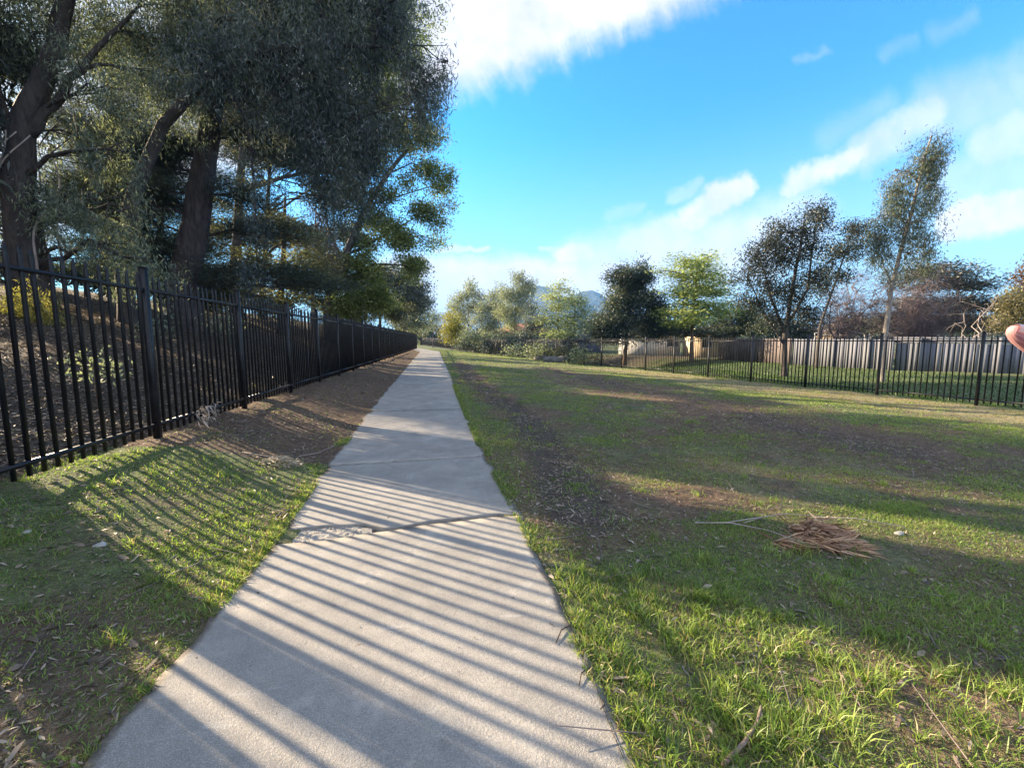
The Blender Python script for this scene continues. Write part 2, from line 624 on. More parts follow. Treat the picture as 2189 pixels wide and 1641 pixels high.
def zones(x, y):
    """grass, straw, bare earth: each 0..1"""
    x, y = np.asarray(x, float), np.asarray(y, float)
    pc = path_c(y)
    e = x - pc
    n = fbm(x, y, 0.8, 40)
    n2 = fbm(x, y, 2.5, 50)
    left = e < 0
    right_f = x > rf_x(y)
    # left verge
    gl = np.where(y < 5.6, 0.95, 0.08) + np.where((y > 9), -0.1, 0)
    lush = np.exp(-((x + 2.9) / 1.0) ** 2 - ((y - 4.3) / 1.2) ** 2)
    bare = np.exp(-((x + 2.0) / 0.55) ** 2 - ((y - 2.3) / 0.6) ** 2) + np.exp(-((x + 1.7) / 0.5) ** 2 - ((y - 1.5) / 0.4) ** 2)
    gl = gl + lush * .5 - bare * 0.35
    gl = np.where(x < LF_X - .3, 0.12 + 0.3 * (n - .5), gl)
    dl = np.where((y > 5.4) & (x > LF_X - .5), 0.20 + 0.5 * (n - .5), 0.22)
    drl = np.where(y > 5.6, 0.45 - .32 * sm((y - 7) / 3) + 0.5 * (n2 - .5), 0.12 + 0.5 * bare)
    drl = np.where(x < LF_X - .3, 0.75, drl)
    # right field
    lit = np.exp(-((x - (1.15 + 0.5 * np.exp(-((y - 8) / 4) ** 2))) / 0.5) ** 2) * sm((y - 2.4) / 1.2) * (1 - sm((y - 24) / 8))
    track = np.exp(-((x - 6.7 + 0.06 * (y - 7)) / (0.75 + .05 * y)) ** 2) * sm((y - 3.2) / 2) * (1 - sm((y - 17) / 10))
    track2 = np.exp(-((x - 4.9 + 0.05 * (y - 7)) / 0.5) ** 2) * sm((y - 4) / 2) * (1 - sm((y - 13) / 6)) * .5
    gr = 0.80 - 0.55 * lit - 0.55 * track - .3 * track2 + 0.9 * (n - .5) - .16 * sm((y - 3.2) / 2) * (1 - sm((y - 16) / 8))
    dr = 0.26 + 0.22 * sm((y - 6) / 10) * np.exp(-((x - 5) / 3.5) ** 2) + 0.55 * sm((x - (rf_x(y) - 5.2)) / 2.5) * sm((30 - y) / 10) + 0.3 * (n2 - .5)
    dr = dr + 0.25 * np.exp(-((x - 4.0) / 2.5) ** 2 - ((y - 4.6) / 1.0) ** 2)
    drr = 0.75 * lit * (0.5 + n) + 0.70 * track * (.35 + n) + .4 * track2 * n
    gr = np.where(right_f, 0.95 - .4 * np.exp(-((y - 38) / 10) ** 2), gr)
    dr = np.where(right_f, 0.1, dr)
    drr = np.where(right_f, 0.15 + .5 * np.exp(-((y - 38) / 10) ** 2), drr)
    G = np.where(left, gl, gr)
    D = np.where(left, dl, dr)
    E = np.where(left, drl, drr)
    return np.clip(G, 0, 1), np.clip(D, 0, 1), np.clip(E, 0, 1)


def spaced(lo, fine_lo, fine_hi, hi, step, grow=1.16):
    mid = list(np.arange(fine_lo, fine_hi + step / 2, step))
    a, s = [], step
    v = fine_lo
    while v > lo:
        s *= grow
        v -= s
        a.append(v)
    b, s = [], step
    v = mid[-1]
    while v < hi:
        s *= grow
        v += s
        b.append(v)
    return np.array(a[::-1] + mid + b)


xs = spaced(-3600, -6.0, 9.0, 3600, 0.085, 1.06)
ys = spaced(-40, 0.6, 10.0, 3600, 0.085, 1.045)
gx, gy = np.meshgrid(xs, ys)
gz = H(gx, gy)
nx_, ny_ = len(xs), len(ys)
i, j = np.meshgrid(np.arange(ny_ - 1), np.arange(nx_ - 1), indexing='ij')
q = np.stack([(i * nx_ + j), (i * nx_ + j + 1), ((i + 1) * nx_ + j + 1), ((i + 1) * nx_ + j)], -1).reshape(-1, 4)
zt = np.stack([a.ravel() for a in zones(gx, gy)], 1)
zt[:, 0] *= .58 + .42 * sm((gy.ravel() - 3.5) / 5)        # close by the blades themselves are the turf
ground = link('ground', np_mesh('ground', np.stack([gx.ravel(), gy.ravel(), gz.ravel()], 1), q, M_ground, zt, True))
props(ground, kind='structure')

# ------------------------------------------------------------------ footpath of concrete slabs
CRACK_L, CRACK_R = PG(590, 1163), PG(1112, 1104)


def crack_y(u):
    """y of the broken joint across the path; u = 0 left edge .. 1 right edge"""
    pts = np.array([[0, 1168], [.18, 1160], [.33, 1146], [.45, 1138], [.58, 1126], [.7, 1120], [.85, 1110], [1, 1106]])
    py = np.interp(u, pts[:, 0], pts[:, 1])
    px = 590 + (1112 - 590) * np.asarray(u)
    return np.array([PG(a, b)[1] for a, b in zip(np.atleast_1d(px), np.atleast_1d(py))])


pm = MB()


def slab(y0f, y1f, nv, nu=44, wl=1.03, wr=1.03, jit=0.026, tilt=0.0):
    u = np.linspace(0, 1, nu)
    y0, y1 = y0f(u), y1f(u)
    v = np.linspace(0, 1, nv)
    Y = y0[None, :] + (y1 - y0)[None, :] * v[:, None]
    jl = (fbm(np.zeros(nv), Y[:, 0], 3.0, 77) - .5) * jit * 5
    jr = (fbm(np.zeros(nv) + 5, Y[:, -1], 3.0, 87) - .5) * jit * 4
    xl = path_c(Y[:, 0]) - wl + jl
    xr = path_c(Y[:, -1]) + wr + jr
    X = xl[:, None] + (xr - xl)[:, None] * u[None, :]
    Z = path_z(Y) + 0.012 + tilt * v[:, None]
    top = np.stack([X, Y, Z], -1).reshape(-1, 3)
    idx = np.arange(nv * nu).reshape(nv, nu)
    F = np.stack([idx[:-1, :-1], idx[:-1, 1:], idx[1:, 1:], idx[1:, :-1]], -1).reshape(-1, 4)
    rim = np.concatenate([idx[0, :], idx[1:, -1], idx[-1, -2::-1], idx[-2:0:-1, 0]])
    low = top[rim] - np.array([0, 0, 0.11])
    n0 = len(top)
    k = np.arange(len(rim))
    side = np.stack([rim, n0 + k, n0 + (k + 1) % len(rim), rim[(k + 1) % len(rim)]], 1)
    eu = np.minimum(u, 1 - u)[None, :] * 2.0 + 0 * Y
    ev = np.minimum(np.abs(Y - y0[None, :]), np.abs(y1[None, :] - Y))
    dirt = np.maximum(np.exp(-eu / .055), .55 * np.exp(-ev / .05)).ravel()
    tt = np.zeros((len(top) + len(low), 3))
    tt[:len(top), 0] = dirt
    tt[len(top):, 0] = 1
    pm.add(np.concatenate([top, low]), [F, side], tt)


gapv = lambda u: np.interp(u, [0, .15, .3, .4, .5, .62, .75, .9, 1], [.27, .30, .22, .07, .05, .08, .07, .08, .02])
slab(lambda u: np.full_like(u, -3.0), crack_y, 60, tilt=0.006, wl=1.025, wr=1.025)
cuts = [5.55, 9.4, 13.6, 18, 22.6, 27.4, 32.2, 37.2, 42, 47, 53, 60, 68, 78, 90, 104, 118]
slab(lambda u: crack_y(u) + gapv(u), lambda u: np.full_like(u, cuts[0]) + .12 * (u - .5), 50, wl=1.0, wr=1.03)
for a, b in zip(cuts[:-1], cuts[1:]):
    slab(lambda u, a=a: np.full_like(u, a + (.008 if a < 6 else .003)) + .12 * (u - .5) * (a < 6), lambda u, b=b: np.full_like(u, b), 14 + int((b - a) * 3))
nu_, nv_ = 60, 22
uu = np.linspace(0.0, .37, nu_)
yy0, gg = crack_y(uu), gapv(uu)
UU, VV = np.meshgrid(uu, np.linspace(-.02, 1.02, nv_))
YY = yy0[None, :] + gg[None, :] * VV
XX = path_c(YY) - 1.01 + 2.02 * UU
ZZ = path_z(YY) - .006 + .022 * (fbm(XX, YY, 26, 5) - .5) + .016 * (fbm(XX, YY, 70, 6) - .5)
ii = np.arange(nu_ * nv_).reshape(nv_, nu_)
tt_ = np.zeros((nu_ * nv_, 3))
tt_[:, 0] = np.clip(.1 + .5 * (fbm(XX, YY, 14, 8) - .3), 0, 1).ravel()
pm.add(np.stack([XX, YY, ZZ], -1).reshape(-1, 3), np.stack([ii[:-1, :-1], ii[:-1, 1:], ii[1:, 1:], ii[1:, :-1]], -1).reshape(-1, 4), tt_)
path = pm.build('footpath', M_concrete, tint=True)
props(path, kind='structure')

# broken concrete and crumbs in the joint
rb = MB()


def pebble(mb, c, s, tint):
    v = np.array([[1, 0, 0], [-1, 0, 0], [0, 1, 0], [0, -1, 0], [0, 0, 1], [0, 0, -1], [.6, .6, .55], [-.6, .55, .5], [.6, -.6, .5], [-.6, -.6, .55]], float)
    v = v * (0.75 + .5 * rng.random((10, 1))) * np.array(s)
    a = rng.random() * 6.28
    v = v @ np.array([[math.cos(a), math.sin(a), 0], [-math.sin(a), math.cos(a), 0], [0, 0, 1]])
    f = [[4, 6, 7], [4, 7, 9], [4, 9, 8], [4, 8, 6], [6, 0, 2], [6, 2, 7], [7, 2, 1], [7, 1, 9], [9, 1, 3], [9, 3, 8], [8, 3, 0], [8, 0, 6], [5, 2, 0], [5, 1, 2], [5, 3, 1], [5, 0, 3]]
    mb.add(v + np.array(c), np.array(f), tint)


for k in range(1100):
    u = rng.random() ** 1.6
    y0 = crack_y(u)[0]
    gp = float(gapv(u))
    y = y0 + gp * rng.random()
    x = path_c(y) - 1.01 + 2.02 * u
    if u < .34 and rng.random() < .45:
        continue
    s = rng.uniform(.004, .014) if u < .35 else rng.uniform(.004, .011)
    t = rng.uniform(.8, 1.15) if u < .36 else rng.uniform(.25, .8)
    pebble(rb, (x, y, path_z(y) - .014 + (0.012 if u < .36 else -0.006) * rng.random()), (s, s * .8, s * .6), (t, t * .97, t * .93))
M_rub = noisy_mat('broken_concrete', (0.25, 0.24, 0.225), (0.4, 0.385, 0.36), 40, 0.9, .3, use_tint=True)
rub = rb.build('concrete_rubble', M_rub, tint=True)
props(rub, 'crumbled grey concrete and grit filling the broken joint across the path', 'rubble', kind='stuff')


# ------------------------------------------------------------------ steel picket fences
def picket_mesh(name, h, wd=0.026):
    mb = MB()
    prof = [(0, wd, wd), (h - .10, wd, wd), (h - .075, wd * .75, wd * .9), (h - .06, wd * 1.25, .012), (h - .035, wd * 1.2, .012), (h, .004, .004)]
    V = []
    for z, a, b in prof:
        V += [[-a / 2, -b / 2, z], [a / 2, -b / 2, z], [a / 2, b / 2, z], [-a / 2, b / 2, z]]
    q = []
    for k in range(len(prof) - 1):
        for s in range(4):
            q.append([k * 4 + s, k * 4 + (s + 1) % 4, k * 4 + 4 + (s + 1) % 4, k * 4 + 4 + s])
    q.append([3, 2, 1, 0])
    q.append([len(V) - 4, len(V) - 3, len(V) - 2, len(V) - 1])
    return np.array(V), np.array(q)


def steel_fence(root, start, dirv, pw, k0, k1, zfun, npick, top, bot, tip, post_h, near_mid, keep=100):
    d = np.array(dirv, float)
    ang = math.atan2(d[1], d[0])
    V, q = picket_mesh('picket', tip - 0.06)
    pmesh = np_mesh('picket', V, q, M_steel)
    b = MB()
    b.box((0, 0, post_h / 2 - .15), (.068, .068, post_h + .3))
    b.box((0, 0, post_h + .004), (.076, .076, .012))
    postm = b.mesh('post', M_steel)
    cap = []
    for k in range(k0, k1 + 1):
        p = np.array(start) + d * pw * k
        o = link('post', postm, root, (p[0], p[1], float(zfun(p[1]))))
        o.rotation_euler = (0, 0, ang + rng.normal() * .01)
    rest = MB()
    allp = []
    for k in range(k0, k1):
        p0, p1 = np.array(start) + d * pw * k, np.array(start) + d * pw * (k + 1)
        z0, z1 = float(zfun(p0[1])), float(zfun(p1[1]))
        for hh in (bot, top):
            rm = MB()
            a, c = np.array([*(p0 + d * .034), z0 + hh]), np.array([*(p1 - d * .034), z1 + hh])
            n = np.array([-d[1], d[0], 0]) * .02
            u = np.array([0, 0, .02])
            rm.add([a - n - u, a + n - u, a + n + u, a - n + u, c - n - u, c + n - u, c + n + u, c - n + u],
                   np.array([[0, 3, 2, 1], [4, 5, 6, 7], [0, 1, 5, 4], [1, 2, 6, 5], [2, 3, 7, 6], [3, 0, 4, 7]]))
            rm.build('rail', M_steel, root)
        for s in range(npick):
            t = (s + 1) / (npick + 1)
            pp = p0 + (p1 - p0) * t
            allp.append((np.hypot(*(pp - near_mid)), pp[0], pp[1], z0 + (z1 - z0) * t + .06 + rng.normal() * .003))
    allp.sort()
    for n_, (dd, x, y, z) in enumerate(allp):
        if n_ < keep:
            o = link('picket', pmesh, root, (x, y, z))
            o.rotation_euler = (rng.normal() * .004, rng.normal() * .004, ang + rng.normal() * .03)
        else:
            ca, sa = math.cos(ang), math.sin(ang)
            rest.add(V @ np.array([[ca, sa, 0], [-sa, ca, 0], [0, 0, 1]]) + np.array([x, y, z]), q)
    o = rest.build('picket', M_steel, root)
    o['kind'] = 'stuff'


lf = empty('picket_fence', (0, 0, 0), 'tall black steel picket fence with spear tops running beside the path below the bank', 'fence', 'black steel picket fences')
steel_fence(lf, (LF_X, 5.955), (0, 1), 2.4, -5, 23, lf_z, 16, 1.89, .183, 2.09, 2.16, np.array([-3.66, 5.4]))
rf = empty('picket_fence', (0, 0, 0), 'black steel picket fence across the far side of the grass field', 'fence', 'black steel picket fences')
steel_fence(rf, RF0, RFD, 2.45, -3, 45, rf_z, 16, 1.84, .17, 2.0, 2.1, np.array([14, 13]))

# ------------------------------------------------------------------ far mountain
ridge = [(600, 712), (700, 708), (840, 715), (890, 702), (940, 676), (985, 650), (1030, 632), (1075, 626), (1120, 617), (1150, 609), (1172, 612), (1198, 630), (1215, 634), (1240, 622), (1262, 618), (1282, 626),
         (1310, 648), (1345, 668), (1400, 676), (1480, 690), (1560, 698), (1700, 706)]
YR = 1500.0
rp = np.array([P(a, b, YR) for a, b in ridge])
hxs = np.linspace(rp[0, 0], rp[-1, 0], 420)
hz_ = np.interp(hxs, rp[:, 0], rp[:, 2])
hys = np.linspace(950, 2300, 90)
hx, hy = np.meshgrid(hxs, hys)
prof = np.where(hy < YR, np.clip((hy - 950) / (YR - 950), 0, 1) ** 1.25, np.clip((2300 - hy) / 800, 0, 1))
sp = (fbm(hx, hy, 0.006, 5) - .5)
hh = np.maximum(hz_[None, :] - 1, 0) * prof * (1 + sp * .7 * (1 - prof)) + (fbm(hx, hy, .05, 8) - .5) * 5 * np.clip(prof * 3, 0, 1) - 1
ni, nj = hx.shape
i, j = np.meshgrid(np.arange(ni - 1), np.arange(nj - 1), indexing='ij')
q = np.stack([i * nj + j, i * nj + j + 1, (i + 1) * nj + j + 1, (i + 1) * nj + j], -1).reshape(-1, 4)
hill = link('hills', np_mesh('hills', np.stack([hx.ravel(), hy.ravel(), hh.ravel()], 1), q, M_hill, None, True))
props(hill, kind='structure')

# ------------------------------------------------------------------ back fences, houses


def paling_mat(name, a, b):
    m, h, out = new_mat(name)
    p = pos(h)
    st = h.noise(h.vm('MULTIPLY', p, (3.2, 3.2, 0.45)), 1.0, 6, 0.7)
    bl = h.noise(p, 0.8, 4, 0.6)
    col = h.mix(h.ss(st, 0.3, 0.7), c4(*a), c4(*b))
    col = h.mix(1.0, col, tint_of(h), 'MULTIPLY')
    col = h.mix(h.ss(bl, 0.5, 0.7, 0, .4), col, c4(a[0] * .6, a[1] * .6, a[2] * .6))
    principled(h, out, col, 0.85, 0, st, 0.4, 0.01, 0.25)
    return m


def paling_fence(name, label, p0, p1, z0, z1, h, mat, bw=.15, slats=0):
    p0, p1 = np.array(p0, float), np.array(p1, float)
    L = np.hypot(*(p1 - p0))
    d = (p1 - p0) / L
    ang = math.atan2(d[1], d[0])
    nrm = np.array([-d[1], d[0]])
    root = empty(name, (p0[0], p0[1], z0), label, 'fence')
    inv = root.matrix_basis.inverted()
    mb = MB()
    n = int(L / bw)
    for k in range(n):
        s = (k + .5) * bw
        p = p0 + d * s + nrm * (.004 if k % 2 else -.0)
        z = z0 + (z1 - z0) * s / L
        t = rng.uniform(.9, 1.06)
        hh = h + rng.normal() * .008 - slats * .105
        mb.box((p[0], p[1], z + hh / 2), (bw * 1.04, .018, hh), ang, tint=(t, t, t * rng.uniform(.96, 1.04)))
    o = mb.build('boards', mat, root, tint=True)
    o.matrix_parent_inverse = inv
    for k in range(slats):
        rm = MB()
        z = h - slats * .105 + .06 + k * .105
        a, c = np.array([*(p0), z0 + z]), np.array([*(p1), z1 + z])
        nn3 = np.array([*nrm, 0]) * .011
        u = np.array([0, 0, .034])
        rm.add([a - nn3 - u, a + nn3 - u, a + nn3 + u, a - nn3 + u, c - nn3 - u, c + nn3 - u, c + nn3 + u, c - nn3 + u],
               np.array([[0, 3, 2, 1], [4, 5, 6, 7], [0, 1, 5, 4], [1, 2, 6, 5], [2, 3, 7, 6], [3, 0, 4, 7]]), (.9, .9, .95))
        o = rm.build('slat', mat, root, tint=True)
        o.matrix_parent_inverse = inv
    s = 0.0
    while s <= L + .01:
        p = p0 + d * s + nrm * .06
        z = z0 + (z1 - z0) * s / L
        pb = MB()
        pb.box((p[0], p[1], z + h / 2 - .02), (.1, .1, h - .02), ang)
        o = pb.build('post', mat, root, tint=True)
        o.matrix_parent_inverse = inv
        s += 2.7
    return root


def onground(px, py, Y):
    p = P(px, py, Y)
    return np.array([p[0], p[1]])


Mgp = paling_mat('grey_weathered_boards', (0.115, 0.12, 0.142), (0.16, 0.166, 0.19))
Mbp = paling_mat('brown_boards', (0.09, 0.075, 0.075), (0.15, 0.125, 0.12))
pA, pB, pC = onground(2330, 815, 13.5), onground(1905, 800, 18.2), onground(1690, 790, 23.0)
paling_fence('board_fence', 'tall grey weathered board fence behind the far picket fence, slatted along its top', pA, pB, -.12, -.05, 1.86, Mgp, .16, 3)
paling_fence('board_fence', 'grey weathered board fence without slats, between the slatted and the brown board fences', pB + (pC - pB) * .004, pC, -.05, 0.0, 1.72, Mgp, .16, 0)
pD = onground(1535, 785, 31.0)
paling_fence('board_fence', 'reddish brown timber board fence behind the multi stemmed tree', pC + (pD - pC) * .004, pD, 0.0, 0.0, 1.75, Mbp, .14, 0)

M_white_wall = noisy_mat('white_render', (0.68, 0.67, 0.64), (0.8, 0.79, 0.76), 2, .8, .1)
M_cream_wall = noisy_mat('cream_render', (0.50, 0.40, 0.27), (0.62, 0.50, 0.35), 2, .8, .1)
M_grey_roof = noisy_mat('grey_roof_tiles', (0.10, 0.10, 0.11), (0.18, 0.18, 0.19), 4, .7, .3)
M_slate_roof = noisy_mat('dark_slate_roof', (0.05, 0.05, 0.055), (0.09, 0.09, 0.095), 4, .8, .3)
M_red_roof = noisy_mat('red_roof_tiles', (0.26, 0.09, 0.065), (0.38, 0.15, 0.11), 4, .8, .3)
M_glass = noisy_mat('dark_window_glass', (0.015, 0.018, 0.022), (0.03, 0.035, 0.04), 1, .12, .02, spec=.6)
M_trim = noisy_mat('white_trim', (0.7, 0.7, 0.68), (0.8, 0.8, 0.78), 4, .6, .05)
M_blue_wall = noisy_mat('slate_blue_cladding', (0.06, 0.075, 0.13), (0.10, 0.12, 0.19), 2, .7, .1)


def house(name, label, c, sx, sy, h, rz, wall, roof, rh=1.6, hip=True, wins=(), flat=False, chimney=False):
    z = float(H(np.array([c[0]]), np.array([c[1]]), False)[0]) - .15
    z = c[2] if len(c) > 2 else z
    root = empty(name, (c[0], c[1], z), label, 'building', rz=rz)
    b = MB()
    b.box((0, 0, h / 2), (sx, sy, h))
    b.build('wall', wall, root)
    r = MB()
    ov = .45
    X, Y = sx / 2 + ov, sy / 2 + ov
    if flat:
        r.box((0, 0, h + .1), (sx + .8, sy + .8, .2))
        r.box((0, -sy / 2 - .42, h + .06), (sx + .9, .06, .3))
    else:
        k = min(X, Y) * (1.0 if hip else 0.02)
        V = [[-X, -Y, h], [X, -Y, h], [X, Y, h], [-X, Y, h], [-X + k, 0, h + rh], [X - k, 0, h + rh]]
        V += [[-X, -Y, h - .18], [X, -Y, h - .18], [X, Y, h - .18], [-X, Y, h - .18]]
        r.add(V, [np.array([[0, 1, 5, 4], [2, 3, 4, 5], [6, 7, 1, 0], [7, 8, 2, 1], [8, 9, 3, 2], [9, 6, 0, 3], [9, 8, 7, 6]]), np.array([[1, 2, 5], [3, 0, 4]])])
    ro = r.build('roof', roof, root)
    if chimney:
        cb = MB()
        cb.box((sx * .2, .3, h + rh * .8), (.5, .5, 1.2))
        cb.build('chimney', M_red_roof, ro)
    for (wx, wz, ww, wh) in wins:
        f = MB()
        for (a, bb, cc, dd) in ((wx, wz + wh / 2 + .04, ww + .16, .08), (wx, wz - wh / 2 - .04, ww + .16, .08)):
            f.box((a, -sy / 2 - .03, bb), (cc, .06, dd))
        for sgn in (-1, 1):
            f.box((wx + sgn * (ww / 2 + .04), -sy / 2 - .03, wz), (.08, .06, wh))
        fo = f.build('window', M_trim, root)
        g = MB()
        g.box((wx, -sy / 2 - .012, wz), (ww, .02, wh))
        g.build('pane', M_glass, fo)
    return root


def at(px, Y):
    p = P(px, 728, Y)
    return (p[0], p[1])


house('house', 'white two storey house with a dark grey hipped roof where the path disappears', (*at(928, 135), .2), 9, 9, 4.6, R(8), M_white_wall, M_grey_roof, 2.2, True, ((-2, 1.5, 1.4, 1.3), (2, 1.5, 1.6, 1.3), (0.5, 3.6, 1.2, 1.0)))
house('house', 'low white house with a pale gable roof in front of the two storey one', (*at(905, 150), .2), 6, 7, 4.4, R(80), M_white_wall, M_grey_roof, 2.4, False, ((0, 1.6, 1.2, 1.2),))
house('house', 'pale house with a red tiled roof half hidden by the slender gum trees', (*at(1118, 72), 0), 11, 8, 2.9, R(-6), M_white_wall, M_red_roof, 1.7, True, ((-3, 1.5, 1.6, 1.2), (1.5, 1.5, 1.8, 1.2)), chimney=True)
house('shed', 'long white walled building with a flat dark roof behind the dark evergreen tree', (*at(1385, 43), 0), 5.4, 5, 2.2, R(-14), M_white_wall, M_grey_roof, flat=True, wins=((1.9, 1.4, 1.1, .8),))
house('shed', 'cream rendered outbuilding behind the trunk of the bright green conical tree', (*at(1515, 37), 0), 3.6, 4, 2.35, R(-14), M_cream_wall, M_grey_roof, .8, True, ((-.9, 1.4, .8, .8),))
house('shed', 'slate blue garden shed beyond the creek shrubs, under the pale green trees', (*at(1235, 54), -.3), 5.5, 4, 2.1, R(-10), M_blue_wall, M_slate_roof, .7, False, ((-1.2, 1.3, .9, .9),))
house('house', 'beige house glimpsed through bare twigs above the grey board fence', (*at(1800, 62), 0), 6, 6, 3.6, R(-25), noisy_mat('beige_brick', (0.36, 0.27, 0.18), (0.46, 0.36, 0.25), 3, .9, .3), M_grey_roof, 1.6, True, ((-1.5, 2.6, 1.4, 1.2), (1.8, 2.6, 1.2, 1.2)))

# ------------------------------------------------------------------ trees
LIT = [(1.58, 4.25, -4.6, .75), (1.75, 3.35, .75, 5.0), (1.0, 1.27, -1.7, .3), (5.42, 6.2, 1.9, 7.0), (4.66, 5.1, 2.3, 6.5), (16.7, 18.2, -3.2, .5), (20.5, 21.3, -3.2, .4), (22.3, 24.4, -3.2, .3),
       (6.4, 6.8, -3.1, -2.1), (8.4, 9.8, -2.5, -1.5), (16.2, 18, -5, -3.2), (15.6, 23, 9.0, 15.5), (14.8, 15.3, 4.2, 6.2), (24.6, 25.6, 6, 11), (26.6, 28, 6, 12), (30, 31, -3, 9), (36, 38, -3, 9), (44, 50, -4, 9),
       (.48, .64, -2.3, -1.4), (.05, .62, 3.1, 4.4)]


def carve(p, jit=.035):
    """keep what does not shade the sunlit strips of ground"""
    t = (p[:, 2] - 0.05) / TANEL
    g = p[:, :2] + t[:, None] * TRAVEL
    c = g[:, 1] + CK * g[:, 0] + rng.normal(size=len(p)) * jit
    x = g[:, 0]
    hit = np.zeros(len(p), bool)
    for a, b, x0, x1 in LIT:
        hit |= (c > a) & (c < b) & (x > x0) & (x < x1)
    return ~hit


def unit(v):
    return v / (np.linalg.norm(v, axis=1)[:, None] + 1e-9)


def leaf_geo(base, dirv, L, W, tint):
    n = len(base)
    ref = rng.normal(size=(n, 3))
    side = unit(np.cross(dirv, ref))
    nrm = np.cross(dirv, side)
    L, W = np.broadcast_to(L, n)[:, None], np.broadcast_to(W, n)[:, None]
    mid = base + dirv * L * .42 + nrm * L * .06
    V = np.stack([base, mid - side * W * .5, base + dirv * L, mid + side * W * .5], 1).reshape(-1, 3)
    F = np.arange(n * 4).reshape(-1, 4)
    return V, F, np.repeat(tint, 4, 0)


def pal(n, cols, clump=None):
    """per leaf colours between palette entries"""
    cols = np.array(cols)
    t = rng.random(n) if clump is None else np.clip(clump + rng.normal(size=n) * .18, 0, 1)
    k = t * (len(cols) - 1)
    a = np.clip(k.astype(int), 0, len(cols) - 2)
    f = (k - a)[:, None]
    c = cols[a] * (1 - f) + cols[a + 1] * f
    return c * rng.uniform(.75, 1.25, (n, 1))


KINDS = {  # length, width, clump spread xyz
    'droop': (.12, .020, (.125, .125, .34)),
    'needle': (.16, .011, (.30, .30, .07)),
    'small': (.075, .034, (.17, .17, .13)),
    'feather': (.12, .035, (.26, .26, .08)),
}


def curve(a, b, sag=0.0, n=7, wob=.05):
    t = np.linspace(0, 1, n)[:, None]
    a, b = np.array(a, float), np.array(b, float)
    L = np.linalg.norm(b - a)
    p = a + (b - a) * t
    p[:, 2] += (sag * L * np.sin(np.pi * t))[:, 0]
    w_ = rng.normal(size=(n, 3)) * wob * L
    w_[0] = w_[-1] = 0
    return p + w_ * .5


